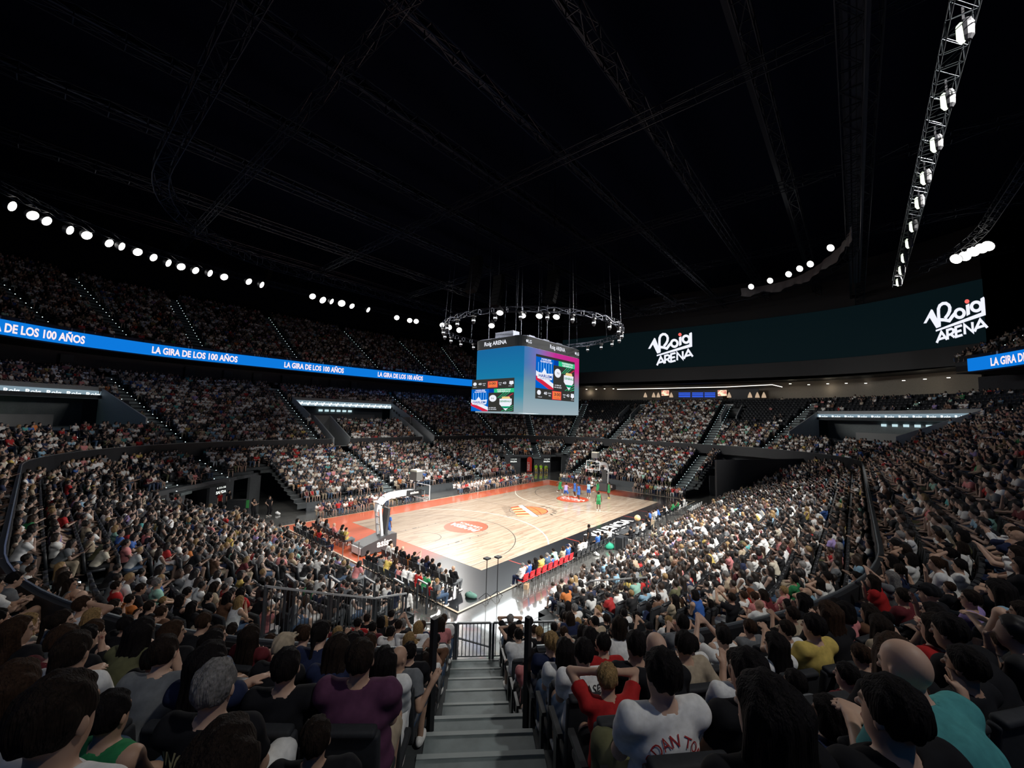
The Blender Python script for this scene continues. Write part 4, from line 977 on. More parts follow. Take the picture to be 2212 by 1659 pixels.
disc(hl, (0, 0), .13, lambda u, v: (-4.42+u, -2.93, z+.15+v)); disc(hl, (0, 0), .13, lambda u, v: (3.62+u, -2.93, z+.15+v))
hl.build('header_lettering', W_, sb)
# ------------------------------------------------------------------ trusses, ring and lamps
def truss(mb, pts, w, step=1.2, r=.035, closed=False):
    P = [Vector(p) for p in pts]; m = len(P); rails = [[], [], [], []]
    for i, p in enumerate(P):
        d = (P[(i+1) % m]-P[i-1]) if closed else (P[min(i+1, m-1)]-P[max(i-1, 0)]); d.normalize(); s = d.cross(Vector((0, 0, 1))).normalized()*w/2; u = Vector((0, 0, w/2))
        for k, q in enumerate((p+s+u, p-s+u, p-s-u, p+s-u)): rails[k].append(q)
    for k in range(4): mb.tube(rails[k], r, 5, closed, False)
    for i in range(m if closed else m-1):
        j = (i+1) % m
        for k in range(4):
            mb.bar(rails[k][i], rails[(k+1) % 4][i], r*1.1); a, b = (rails[k][i], rails[(k+1) % 4][j]) if i % 2 else (rails[(k+1) % 4][i], rails[k][j]); mb.bar(a, b, r)
def circle(c, r, z, n=48): return [(c[0]+r*math.cos(2*math.pi*i/n), c[1]+r*math.sin(2*math.pi*i/n), z) for i in range(n)]
M_LENS = emis('lamp lens', (1.0, .98, .92), 6.0); M_LENSD = emis('dim lamp lens', (.9, .95, 1.0), 1.2)
M_HOUS = mat('lamp housing', (.03, .03, .035), .5)
def floodlight(name, loc, target, size=.55, lens=M_LENS, label=None, group=None, watt=None, deg=56):
    root = empty(name, loc); d = (Vector(target)-Vector(loc)).normalized(); M = d.to_track_quat('Z', 'Y').to_matrix(); L = Vector(loc)
    b = MB(); b.lathe(L, [(size*.30, -.42), (size*.5, -.30), (size*.56, 0), (size*.56, .04)], 14, M)
    b.bar(L+M@Vector((size*.6, 0, 0)), L+Vector((0, 0, .55)), .05); b.bar(L+M@Vector((-size*.6, 0, 0)), L+Vector((0, 0, .55)), .05); b.build('housing', M_HOUS, root)
    l = MB(); l.lathe(L, [(size*.52, .05), (size*.50, .07)], 14, M); l.build('lens', lens, root)
    tag(root, label, 'lamp', group)
    if watt:
        s = spot('floodlight_beam', Vector(loc)+d*.25, target, watt, deg, .9, radius=.3); s.parent = root; s.matrix_parent_inverse = root.matrix_basis.inverted(); s.location = Vector(loc)+d*.25
    return root
# outer lamp ring at offset ~19, height 25
LP = [(25, 445, 1), (70, 465, 0), (100, 477, 1), (150, 497, 0), (187, 508, 1), (235, 525, 0), (262, 532, 1), (297, 544, 0), (331, 556, 1), (363, 568, 0), (391, 576, 1), (422, 584, 0), (453, 590, 1), (484, 598, 0), (537, 608, 1), (565, 615, 0),
      (675, 640, 1), (697, 648, 0), (716, 651, 1), (738, 655, 1), (760, 661, 0), (795, 669, 1), (857, 686, 0), (885, 692, 1), (899, 694, 0), (955, 702, 1), (970, 707, 0), (992, 713, 1)]
for i, (px, py, w) in enumerate(LP):
    p = atz(px, py, 25.0); big = px in (697, 738, 992, 970)
    floodlight('floodlight', p, ((24, 0, 3), (-8, -1, 0), (9, -1, 0))[i % 3] if p[0] < 8 else (-10, -2, 0), .95 if big else .78, label='blinding white floodlight on the left curved lighting truss, %s' % ('%d%s from its left end' % (i+1, {1: 'st', 2: 'nd', 3: 'rd', 21: 'st', 22: 'nd', 23: 'rd'}.get(i+1, 'th'))), group='floodlights on the left lighting truss', watt=FLOOD_W if w else None)
RP = [(1623, 619), (1664, 606), (1704, 592), (1728, 580), (1751, 570), (1795, 535)]
for i, (px, py) in enumerate(RP):
    p = atz(px, py, 25.0); floodlight('floodlight', p, (-15, 2, 0), .62, label='white floodlight on the curved truss right of the scoreboard, %s' % ('first', 'second', 'third', 'fourth', 'fifth', 'sixth')[i]+' from left', group='floodlights on the right inner truss', watt=FLOOD_W*.8)
for i, (px, py) in enumerate(((2066, 559), (2085, 553), (2103, 543), (2121, 536), (2135, 531))):
    p = atz(px, py, 25.0); floodlight('floodlight', p, (-2, -4, 0), .9, label='glaring white floodlight at the far right edge, %s of five from left' % ('first', 'second', 'third', 'fourth', 'fifth')[i], group='floodlights at the right edge', watt=FLOOD_W)
tr = MB(); truss(tr, [cpt(p, 19.3)+(25.6,) for p in PER if not (p[0] > 0 and p[2] > .6)], .6, r=.03); tag(tr.build('lighting_truss', M_ROOFT), 'long dark curved lighting truss carrying floodlights around the bowl', 'truss')
# floodlights of the same ring that stand outside the photograph
for i in range(9):
    x = -26+i*3.3; floodlight('floodlight', (x, -32.8, 25.0), (x*.3, -3, 0), .9, label='white floodlight on the right side lighting truss, outside the photograph, %s from the camera end' % ('first', 'second', 'third', 'fourth', 'fifth', 'sixth', 'seventh', 'eighth', 'ninth')[i], group='floodlights on the right side truss', watt=FLOOD_W*1.5, deg=56)
for i, (x, y, tx, ty, w_, a_) in enumerate(((-27, -33.5, -21.5, -16.5, 4200, 70), (-36, -27, -25, -11, 550, 70))):
    floodlight('floodlight', (x, y, 25.0), (tx, ty, 4), .8, label='floodlight hanging behind the camera over the near corner, %s one' % ('right', 'left')[i], group='floodlights over the near corner', watt=w_, deg=a_)
# inner oval catwalk with drape on the right
cw = MB(); ov = [cpt(p, 11.0) for p in PER]; truss(cw, [(x*.86, y*1.0, 25.4) for x, y in ov[::2]], .9, r=.035, closed=True); cwo = cw.build('oval_catwalk', M_ROOFT); tag(cwo, 'dark oval catwalk of lattice steel hanging under the black roof', 'catwalk')
dr = MB(); dp = curve_pts([tuple(atz(1600, 632, 24.6)[:2]), tuple(atz(1660, 628, 24.4)[:2]), tuple(atz(1720, 612, 24.4)[:2]), tuple(atz(1770, 585, 24.4)[:2]), tuple(atz(1822, 540, 24.4)[:2]), tuple(atz(1842, 500, 24.4)[:2])], 60)
n = len(dp); V = []
for j, zz in enumerate((25.1, 24.7, 24.35, 24.2)):
    for i, p in enumerate(dp):
        wv = .12*math.sin(i*1.3+j)+.08*math.sin(i*.55); V.append((p[0]+wv*j*.4, p[1]-wv*.5, zz-.12*math.sin(i*.45)*j*.5))
dr.add(V, [(j*n+i, j*n+i+1, (j+1)*n+i+1, (j+1)*n+i) for j in range(3) for i in range(n-1)]); tag(dr.build('rolled_drape', mat('grey black drape', (.10, .10, .11), .8), smooth=True), 'rolled dark drape under the curved truss right of the scoreboard', 'curtain')
# straight roof beams along x
for i, (y, z, w) in enumerate(((-25.6, 27, .9), (-21, 29, .7), (-14.5, 29.5, .8), (-8.2, 29, .6), (-1.5, 29.5, .8), (6, 29.5, .7), (14, 29.5, .8), (22, 28.5, .8), (31, 28.5, .7))):
    b = MB(); truss(b, [(x, y, z) for x in np.arange(-44, 46, 2.0)], w, r=.045); b.bar((-44, y+w, z+.8), (46, y+w, z+.8), .25, .5); o = b.build('roof_truss', M_ROOFT)
    tag(o, 'dark lattice roof truss running lengthwise, %s counted from the right' % ('first', 'second', 'third', 'fourth', 'fifth', 'sixth', 'seventh', 'eighth', 'ninth')[i], 'truss', 'roof trusses')
for i, x in enumerate((-22, -8, 6, 20, 34)):
    b = MB(); truss(b, [(x, y, 28.2) for y in np.arange(-38, 40, 2.0)], .6, r=.03); tag(b.build('cross_truss', M_ROOFT), 'thin dark cross truss spanning the roof, %s from the camera end' % ('first', 'second', 'third', 'fourth', 'fifth')[i], 'truss', 'cross trusses')
# ladder truss with side lamps, upper right
A, B = atz(2082, 0, 22.0), atz(1937, 612, 22.0)
lt = MB(); A3 = np.array([A[0]-3, A[1], 22.0]); B3 = np.array([B[0], A[1]+(B[1]-A[1])*1.0, 22.0])
N_ = 44; pts = [tuple(A3+(B3-A3)*i/N_) for i in range(N_+1)]; truss(lt, pts, .6, r=.018); lto = lt.build('ladder_truss', mat('aluminium truss', (.07, .08, .09), .4, .8)); tag(lto, 'bright ladder-like aluminium truss hanging at the upper right with side lamps', 'truss')
for i, (px, py) in enumerate(((2082, 60), (2045, 210), (2021, 305), (1998, 378), (1985, 432), (1972, 484), (1963, 521), (1953, 553), (1947, 580), (1941, 606))):
    p = atz(px, py, 21.7); p = np.array([p[0], p[1], 21.7]); root = empty('moving_head_lamp', p); b = MB(); b.lathe(Vector(p)+Vector((0, -.05, -.05)), [(.10, -.42), (.17, -.3), (.19, .1), (.13, .28)], 12); b.bar(p, p+V3(0, 0, .7), .06); b.build('housing', M_HOUS, root)
    l = MB(); l.lathe(Vector(p)+Vector((-.02, .05, -.10)), [(.05, -.40), (.13, -.25), (.13, .2), (.06, .28)], 10); l.build('lens', emis('warm lamp glow', (.85, .95, .75), 1.6 if i != 4 else .05), root)
    tag(root, 'pale glowing lamp hanging from the upper right ladder truss, %s from the top' % ('first', 'second', 'third', 'fourth', 'fifth', 'sixth', 'seventh', 'eighth', 'ninth', 'tenth')[i], 'lamp', 'lamps on the ladder truss')
for i, (px, py) in enumerate(((1875, 0), (1858, 0), (1843, 0), (1826, 0))):
    q = MB(); a = atz(px, 60, 26.0); q.bar((a[0]-6, a[1], 26), (30, a[1], 26), .16); tag(q.build('roof_pipe', mat('dull steel pipe', (.05, .06, .09), .35, .8)), 'long straight steel pipe under the roof at upper right, %s from the right' % ('first', 'second', 'third', 'fourth')[i], 'pipe', 'roof pipes')
# ring around the scoreboard
RR, RZ = 8.75, 17.6
rg = MB(); truss(rg, circle((0, 0), RR, RZ, 44), .38, r=.022, closed=True)
for k in range(12): a = 2*math.pi*k/12; rg.bar((RR*math.cos(a), RR*math.sin(a), RZ), (RR*math.cos(a)*.9, RR*math.sin(a)*.9, 32.9), .012)
tag(rg.build('lighting_ring', M_TRUSS), 'circular dark truss ring hanging around the top of the scoreboard', 'truss')
for i, (px, py) in enumerate(((1062, 703), (1080, 675), (1129, 681), (1165, 682), (1202, 684))):
    p = atz(px, py, 17.2); p = np.array([p[0], p[1], 17.2]); floodlight('ring_spotlight', p, (-17, -9, 0), .50, label='round white spotlight on the ring over the scoreboard, %s from left' % ('first', 'second', 'third', 'fourth', 'fifth')[i], group='lit ring spotlights', watt=RING_W, deg=80)
for i in range(26):
    a = 2*math.pi*(i+.3)/26; p = Vector((RR*math.cos(a), RR*math.sin(a), RZ-.3)); root = empty('ring_lamp', p); b = MB(); b.lathe(p, [(.07, -.62), (.15, -.45), (.15, -.2), (.09, -.05)], 10); b.box(p+Vector((0, 0, .02)), (.3, .3, .12)); b.build('housing', M_HOUS, root)
    l = MB(); l.lathe(p, [(.155, -.40), (.158, -.30)], 10); l.build('lens', M_LENSD, root); tag(root, 'small dark moving head lamp hanging from the ring over the scoreboard', 'lamp', 'unlit ring lamps')
# hanging speakers
for i, (px, py, x) in enumerate(((1078, 600, 8), (1196, 590, 12), (1030, 560, -2), (583, 575, -6))):
    p = atz(px, py, 23 if i < 3 else 28); root = empty('line_array_speaker', p); b = MB()
    for k in range(8): b.box(Vector(p)+Vector((-.06*k*k*.2, 0, -.42*k)), (.5, 1.1, .38), M=Matrix.Rotation(.05*k, 3, 'Y'))
    b.build('cabinet', mat('matt black cabinet', (.003, .003, .004), .8, spec=.1), root); c = MB(); c.bar(Vector(p)+Vector((0, 0, .2)), Vector(p)+Vector((0, 0, 9.5)), .05); c.build('hanging_cable', M_TRUSS, root)
    tag(root, 'black curved line array speaker hanging under the roof, %s' % ('left of the scoreboard top', 'above the scoreboard', 'second left of the scoreboard', 'above the left stand')[i], 'speaker', 'hanging speakers')
# ------------------------------------------------------------------ aisles
rnd = random.Random(7)
def corner_line(sx, sy, a): return (sx*CXC, sy*CYC, sx*math.cos(math.radians(a)), sy*math.sin(math.radians(a)))
AIS1 = [corner_line(sx, sy, a) for sx in (-1, 1) for sy in (-1, 1) for a in (20, 45, 70)]+[(-6.3, CYC, 0, 1), (7.3, CYC, 0, 1), (-6.3, -CYC, 0, -1), (7.3, -CYC, 0, -1), (CXC, 7.6, 1, 0), (CXC, -7.6, 1, 0), (-CXC, 7.6, -1, 0), (-CXC, -7.6, -1, 0)]
AIS2 = [corner_line(sx, sy, a) for sx in (-1, 1) for sy in (-1, 1) for a in (20, 45, 70)]+[(-9.4, CYC, 0, 1), (10.0, CYC, 0, 1), (-6.3, -CYC, 0, -1), (7.3, -CYC, 0, -1), (CXC, 7.6, 1, 0), (CXC, -7.6, 1, 0), (-CXC, 7.6, -1, 0), (-CXC, -7.6, -1, 0)]
AIS3 = [(-7, CYC, 0, 1), (6.8, CYC, 0, 1)]+[corner_line(sx, sy, a) for sx in (-1, 1) for sy in (-1, 1) for a in (86, 72, 60, 42, 20)]+[(-7, -CYC, 0, -1), (6.8, -CYC, 0, -1)]
def adist(al, x, y):
    best = 9
    for (cx, cy, nx, ny) in al:
        dx, dy = x-cx, y-cy
        if dx*nx+dy*ny > 0: best = min(best, abs(dx*ny-dy*nx))
    return best
def in_frame(x, y, z, mx=120, my=160):
    p = project([(x, y, z)])[0]; return p[2] > .6 and -mx < p[0] < IW+mx and -my < p[1] < IH+my+260
M_DOT = emis('step light', (.75, .95, 1.0), 3.0)
STAIRS = []
def aisle_stairs(al, s0, D, n, zf, ok, nm, w=.62):
    for ai, (cx, cy, nx, ny) in enumerate(al):
        b, l = MB(), MB(); cnt = 0; rz = math.atan2(ny, nx); near = (cx < 0 and cy < 0 and abs(nx-ny) < .01)
        for i in range(n):
            s = s0+i*D; x, y = cx+nx*(R0+s), cy+ny*(R0+s); z = zf(i)
            if not ok(x+nx*.3, y+ny*.3, s+.3): continue
            if abs(nx) > .99 or abs(ny) > .99: pass
            if not in_frame(x, y, z): continue
            t = Vector((-ny, nx, 0)); P = Vector((x, y, z)); nn = Vector((nx, ny, 0))
            rise = (zf(1)-zf(0))
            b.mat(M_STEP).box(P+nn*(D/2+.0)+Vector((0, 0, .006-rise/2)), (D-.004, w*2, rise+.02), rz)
            if i and (not near or s < 5): b.box(P-nn*.16+Vector((0, 0, -rise*.5-.1)), (.34, w*2, .2+.004), rz)
            b.mat(M_NOSE).box(P+nn*.035+Vector((0, 0, .0215)), (.06, w*2, .012), rz)
            if not near:
                for q in (-1, 1):
                    l.box(P+t*q*(w-.03)+nn*.03+Vector((0, 0, .05)), (.055, .055, .04), rz)
            cnt += 1
        if cnt < 3: continue
        o = b.build('aisle_stairs'); 
        if l.f: l.build('step_light_strip', M_DOT, o)
        P = project([(cx+nx*(R0+s0+n*D*.5), cy+ny*(R0+s0+n*D*.5), zf(n//2))])[0]; STAIRS.append((nm, P[0] if P[2] > 0 else 1100, o, near))
aisle_stairs(AIS1, 0, D1, N1, z1, lambda x, y, s: tier1_ok(x, y), 'lower')
aisle_stairs(AIS2, 11.1, D2, N2, z2, lambda x, y, s: not tier2_cut(x, y, s), 'middle')
aisle_stairs(AIS3, 24.9, D3, N3, z3, lambda x, y, s: up_ok(x, y), 'upper')
for nm in ('lower', 'middle', 'upper'):
    L_ = sorted([q for q in STAIRS if q[0] == nm], key=lambda q: q[1])
    for k, q in enumerate(L_):
        tag(q[2], 'bare concrete aisle stairs straight ahead of the camera, %s tier' % nm if q[3] else 'dark aisle stairs with lit step edges, %s tier, %s from left' % (nm, ['first', 'second', 'third', 'fourth', 'fifth', 'sixth', 'seventh', 'eighth', 'ninth', 'tenth', 'eleventh', 'twelfth', 'thirteenth', 'fourteenth', 'fifteenth', 'sixteenth', 'seventeenth', 'eighteenth', 'nineteenth', 'twentieth'][min(k, 19)]), 'stairs', 'aisle stairs of the %s tier' % nm)
# ------------------------------------------------------------------ seat places
def row_places(s, pitch):
    """points along the curve at offset s: (x, y, nx, ny)"""
    out = []; r = R0+s
    for (ax, ay, bx, by, nx, ny) in ((CXC, -CYC, CXC, CYC, 1, 0), (CXC, CYC, -CXC, CYC, 0, 1), (-CXC, CYC, -CXC, -CYC, -1, 0), (-CXC, -CYC, CXC, -CYC, 0, -1)):
        L = math.hypot(bx-ax, by-ay); n = int(L/pitch)
        for k in range(n):
            t = (k+.5)/n; out.append((ax+(bx-ax)*t+nx*r, ay+(by-ay)*t+ny*r, nx, ny))
    for sx, sy in ((1, 1), (-1, 1), (-1, -1), (1, -1)):
        n = int((math.pi/4*r-.82)/pitch)+1
        for k in range(-n, n):
            a = math.pi/4+(.88+k*pitch if k >= 0 else -.88+(k+1)*pitch)/r; nx, ny = sx*math.cos(a), sy*math.sin(a); out.append((sx*CXC+nx*r, sy*CYC+ny*r, nx, ny))
    return out
RAILP = [(-28.4, -14.85), (-26.4, -14.1), (-24.6, -13.3), (-23.2, -12.9)]
def rail_near(x, y):
    for (a, b), (c, d) in zip(RAILP, RAILP[1:]):
        L2 = (c-a)**2+(d-b)**2; t = max(0, min(1, ((x-a)*(c-a)+(y-b)*(d-b))/L2))
        if math.hypot(x-a-t*(c-a), y-b-t*(d-b)) < .55: return True
    return False
places = []   # tier, row, x, y, z, nx, ny, occupied
for tier, s0, D, n, zf, al, ok, pitch in ((1, 0, D1, N1, z1, AIS1, lambda x, y, s: tier1_ok(x, y), .50), (2, 11.1, D2, N2, z2, AIS2, lambda x, y, s: not tier2_cut(x, y, s), .50), (3, 24.9, D3, N3, z3, AIS3, lambda x, y, s: up_ok(x, y), .52)):
    for i in range(n):
        s = s0+i*D+.50; z = zf(i)
        for (x, y, nx, ny) in row_places(s, pitch):
            if not in_frame(x, y, z+.8) or adist(al, x, y) < .85 or not ok(x, y, s) or not ok(x-nx*.4, y-ny*.4, s-.4): continue
            if tier == 1 and (not tier1_ok(x+.5*ny, y-.5*nx) or not tier1_ok(x-.5*ny, y+.5*nx)): continue
            if tier == 2 and (tier2_cut(x+.5*ny, y-.5*nx, s) or tier2_cut(x-.5*ny, y+.5*nx, s)): continue
            if tier == 1 and rail_near(x, y): continue
            d = math.dist((x, y, z+1.2), CAM)
            if d < 1.75: continue
            occ = rnd.random() < (.97 if d < 22 else .93 if tier < 3 else .88)
            if tier == 2 and x > 33 and abs(y) > 7.6 and y > -24 and s > 17.6+rnd.random()*1.2: occ = rnd.random() < .02
            if tier == 2 and x > 20 and y < -20 and s > 22: occ = rnd.random() < .3
            places.append((tier, i, x, y, z, nx, ny, occ, d))
occp = [p for p in places if p[7]]
def vis(p):
    q = project([(p[2], p[3], p[4]+1.15)])[0]; return -40 < q[0] < IW+40 and q[1] < IH+70
order = sorted([p for p in occp if vis(p)], key=lambda p: p[8])
NEAR = order[:292]; nearset = set(id(p) for p in NEAR)
FARP = [p for p in occp if id(p) not in nearset]
ordn = lambda k: {1: '1st', 2: '2nd', 3: '3rd', 21: '21st', 22: '22nd', 23: '23rd', 31: '31st', 32: '32nd', 33: '33rd'}.get(k, '%dth' % k)
def where(p):
    tier, i, x, y = p[:4]
    t = lambda q: math.atan2(q[2]+CXC-(q[3]+CYC), -(q[2]+CXC)-(q[3]+CYC))
    lat = (p[2]-p[3]-(-CXC+CYC))      # >0 : right of the aisle
    side = 'right' if lat > 0 else 'left'
    same = sorted([q for q in places if q[0] == tier and q[1] == i and ((q[2]-q[3]-(-CXC+CYC)) > 0) == (lat > 0) and q[2]+q[3] < 6 and q[2] < 6 and q[3] < 10], key=lambda q: abs(q[2]-q[3]-(-CXC+CYC)))
    k = [id(q) for q in same].index(id(p))+1 if id(p) in [id(q) for q in same] else 99
    row = i+1 if tier == 2 else N1-i
    return '%s seat %s of centre aisle, %s row %s parapet' % (ordn(k), side, ordn(row), 'above' if tier == 2 else 'below')
# ------------------------------------------------------------------ seats
def seat_shapes():
    a = MB(); a.box((.02, 0, .42), (.44, .44, .07)); a.box((.23, 0, .415), (.03, .42, .06))
    b = MB(); b.box((-.235, 0, .70), (.07, .44, .56), M=Matrix.Rotation(-.14, 3, 'Y')); b.box((-.28, 0, .985), (.085, .40, .05), M=Matrix.Rotation(-.14, 3, 'Y'))
    c = MB(); c.box((.0, .245, .62), (.34, .045, .04)); c.box((-.05, .245, .33), (.10, .03, .60))
    e = MB(); e.box((-.08, 0, .20), (.06, .08, .40)); e.box((-.08, 0, .012), (.20, .30, .024))
    return [(q.v, q.f) for q in (a, b, c, e)]
SS = seat_shapes()
def bevel_mesh(me, w, seg=2):
    bm = bmesh.new(); bm.from_mesh(me); bmesh.ops.bevel(bm, geom=bm.edges[:], offset=w, segments=seg, affect='EDGES', profile=.5); bm.to_mesh(me); bm.free(); me.polygons.foreach_set('use_smooth', np.ones(len(me.polygons), bool)); return me
SM = [mesh_from(n_, np.array(v), f, [m]) for n_, (v, f), m in zip(('seat_cushion', 'backrest', 'armrest', 'pedestal'), SS, (M_SEATF, M_SEATF, M_SEATP, M_SEATP))]
for me in SM[:2]: bevel_mesh(me, .022, 3)
for p in NEAR:
    if p[8] > 26: continue
    root = empty('arena_seat', (p[2], p[3], p[4]+.007), math.atan2(-p[6], -p[5])); tag(root, 'black padded arena seat, '+where(p), 'seat', 'seats near the camera')
    for nm, me in zip(('seat_cushion', 'backrest', 'armrest', 'pedestal'), SM):
        o = bpy.data.objects.new(nm, me); COL.objects.link(o); o.parent = root
nearseat = set(id(p) for p in NEAR if p[8] <= 26)
rest = [p for p in places if id(p) not in nearseat]
V = []; Fq = []
for (v, f) in SS[:3]:
    b = len(V); V += v; Fq += [tuple(b+i for i in q) for q in f]
stuff = stuff_instances('seat_rows', [(np.array(V), np.array(Fq), np.zeros(len(Fq)))], [M_SEATP], [(p[2], p[3], p[4]) for p in rest], [math.atan2(-p[6], -p[5]) for p in rest], [1]*len(rest), [0]*len(rest), {}, False)
tag(stuff, 'endless rows of black folding seats all around the arena bowl', 'seats', kind='stuff')
# ------------------------------------------------------------------ spectators near the camera
KINDS = ['lap', 'lap', 'knees', 'cross', 'chin', 'side', 'lap', 'knees', 'cross', 'lap', 'lap', 'knees', 'chin', 'clap', 'face', 'phone', 'cross']
SHW = ['white']*36+['black']*28+['navy']*8+['grey']*9+['beige']*5+['red']*3+['pink']*3+['blue']*2+['green']*1+['teal']*1+['yellow']*1+['orange']*1+['maroon']*3+['cream']*4+['brown']*3+['lightblue']*3+['lilac']*1+['olive']*2+['mint']*1
PTW = ['black']*8+['denim']*8+['beige']*3+['grey']*3+['white']*2+['navy']*4+['olive']*2
HCW = ['black']*12+['darkbrown']*9+['brown']*4+['fair']*2+['grey']*1
def randspec(r):
    fem = r.random() < .45; hair = r.choice([1, 1, 1, 2, 3]) if fem else (r.choice([0]*9+[4]+[-1]*1))
    return dict(kind=r.choice(KINDS), shirt=r.choice(SHW), cut=r.choice(['tee', 'tee', 'tee', 'long', 'tank'] if fem else ['tee', 'tee', 'tee', 'tee', 'long']), legs=r.choice(PTW), short=r.random() < .45, hair=hair, hcol=(r.choice(HCW) if hair != 4 else r.choice(['white', 'black', 'red', 'beige'])), skin=r.choice([0, 0, 0, 1, 1, 2]), girth=(r.choice([1.0, 1.0, 1.25]) if not fem else 1.0), scale=r.choice([.78, .93, .97, 1.0, 1.0, 1.03]))
OVR = [  # head position in the photograph, what is seen there
 ((496, 1558), dict(kind='lap', shirt='black', hair=1, hcol='darkbrown', cut='tee')),
 ((1641, 1520), dict(kind='lap', shirt='black', hair=1, hcol='black', cut='tee', scale=1.0, girth=1.0)),
 ((143, 1555), dict(kind='lap', shirt='white', hair=0, hcol='darkbrown', scale=1.03, cut='tee', girth=1.0)),
 ((1908, 1499), dict(kind='lap', shirt='black', hair=0, hcol='black', cut='tee', girth=1.25)),
 ((2142, 1475), dict(kind='knees', shirt='teal', hair=-1, hcol='black', cut='tee', girth=1.25, skin=0)),
 ((690, 1473), dict(kind='lap', shirt='black', hair=0, scale=.80, hcol='darkbrown', cut='tee')),
 ((1425, 1454), dict(kind='lap', shirt='white', hair=0, hcol='black', cut='tee', scale=1.02, girth=1.0)),
 ((471, 1471), dict(kind='lap', shirt='black', hair=0, hcol='grey', cut='tee', scale=1.0, girth=1.0)),
 ((1608, 1442), dict(kind='lap', shirt='black', hair=0, hcol='black', cut='tee', girth=1.0)),
 ((255, 1465), dict(kind='lap', shirt='green', cut='tank', hair=0, hcol='black', scale=.88, girth=1.0)),
 ((1776, 1427), dict(kind='lap', shirt='navy', hair=3, hcol='black', cut='tank')),
 ((46, 1455), dict(kind='lap', shirt='navy', hair=1, hcol='brown', cut='tee')),
 ((779, 1435), dict(kind='lap', shirt='purple', cut='tee', hair=0, hcol='darkbrown', girth=1.25, scale=1.05, legs='beige', short=True)),
 ((1320, 1422), dict(kind='face', shirt='red', hair=0, hcol='fair', cut='tee', scale=.85, girth=1.0)),
 ((1927, 1411), dict(kind='side', shirt='black', hair=1, hcol='brown', cut='tee')),
 ((620, 1432), dict(kind='lap', shirt='black', hair=0, hcol='black', cut='tee')),
 ((1460, 1413), dict(kind='knees', shirt='black', hair=-1, hcol='black', cut='tee')),
 ((463, 1428), dict(kind='cross', shirt='navy', hair=1, hcol='black', cut='tee')),
 ((311, 1420), dict(kind='chin', shirt='grey', hair=0, hcol='darkbrown', cut='tee')),
 ((1590, 1403), dict(kind='lap', shirt='white', hair=0, hcol='black', cut='tee')),
 ((830, 1412), dict(kind='lap', shirt='white', cut='long', hair=1, hcol='black', legs='white', short=False)),
 ((1258, 1403), dict(kind='lap', shirt='white', hair=0, hcol='black', cut='tee', scale=1.0, girth=1.0)),
 ((863, 1388), dict(kind='side', shirt='grey', cut='tee', hair=-1, hcol='grey', girth=1.25)),
 ((25, 1290), dict(kind='lap', shirt='red', hair=-1, hcol='grey', cut='tee')),
 ((1200, 1381), dict(kind='lap', shirt='navy', hair=2, hcol='fair', cut='tee')),
 ((1290, 1387), dict(kind='lap', shirt='white', hair=3, hcol='darkbrown', cut='tee')),
 ((1293, 1375), dict(kind='lap', shirt='black', hair=-1, hcol='darkbrown', cut='tee')),
 ((1468, 1372), dict(kind='lap', shirt='white', hair=0, hcol='black', cut='tee')),
 ((1558, 1380), dict(kind='phone', shirt='white', hair=0, hcol='black', cut='tee')),
 ((1370, 1395), dict(kind='lap', shirt='black', hair=0, hcol='black', cut='tee')),
 ((2060, 1393), dict(kind='cross', shirt='black', hair=0, hcol='black', cut='tee')),
 ((1710, 1391), dict(kind='lap', shirt='grey', hair=0, hcol='black', cut='tee')),
 ((1730, 1322), dict(kind='clap', shirt='beige', hair=0, hcol='darkbrown', cut='tee')),
 ((1687, 1351), dict(kind='clap', shirt='white', hair=0, hcol='darkbrown', cut='tee', scale=.9)),
 ((1893, 1304), dict(kind='lap', shirt='lightblue', hair=0, hcol='black', cut='tee')),
 ((1630, 1270), dict(kind='lap', shirt='white', hair=-1, cut='tee')), ((1705, 1250), dict(kind='lap', shirt='green', hair=0, cut='tee')), ((1655, 1230), dict(kind='lap', shirt='pink', hair=0, cut='long')),
 ((740, 1240), dict(kind='lap', shirt='yellow', hair=0, cut='tee')), ((1610, 1145), dict(kind='lap', shirt='red', hair=1, hcol='ginger', cut='tee')), ((2105, 1185), dict(kind='side', shirt='white', hair=3, cut='tee')),
 ((460, 1265), dict(kind='lap', shirt='black', hair=0)), ((345, 1265), dict(kind='lap', shirt='mint', hair=0, hcol='grey', cut='tee')), ((265, 1175), dict(kind='lap', shirt='red', hair=0)), ((170, 1300), dict(kind='lap', shirt='grey', hair=-1)), ((2070, 1265), dict(kind='lap', shirt='lilac', hair=0)),
 ((110, 1200), dict(kind='lap', shirt='white', hair=1)), ((525, 1245), dict(kind='lap', shirt='red', hair=1)), ((1240, 1325), dict(kind='lap', shirt='white', hair=0, hcol='grey')), ((1280, 1330), dict(kind='lap', shirt='red', hair=0)), ((1340, 1380), dict(kind='lap', shirt='white', hair=1)),
]
assign = {}
HP = project([(p[2]-p[5]*.0, p[3], p[4]+1.22) for p in NEAR])
for (hx, hy), sp in OVR:
    c = sorted(range(len(NEAR)), key=lambda i: (HP[i][0]-hx)**2+(HP[i][1]-hy)**2)
    for i in c:
        if i not in assign: assign[i] = sp; break
HN = {0: 'short', 1: 'long', 2: 'tied', 3: 'bobbed', 4: 'capped', -1: 'bald'}
TEXTED = {}
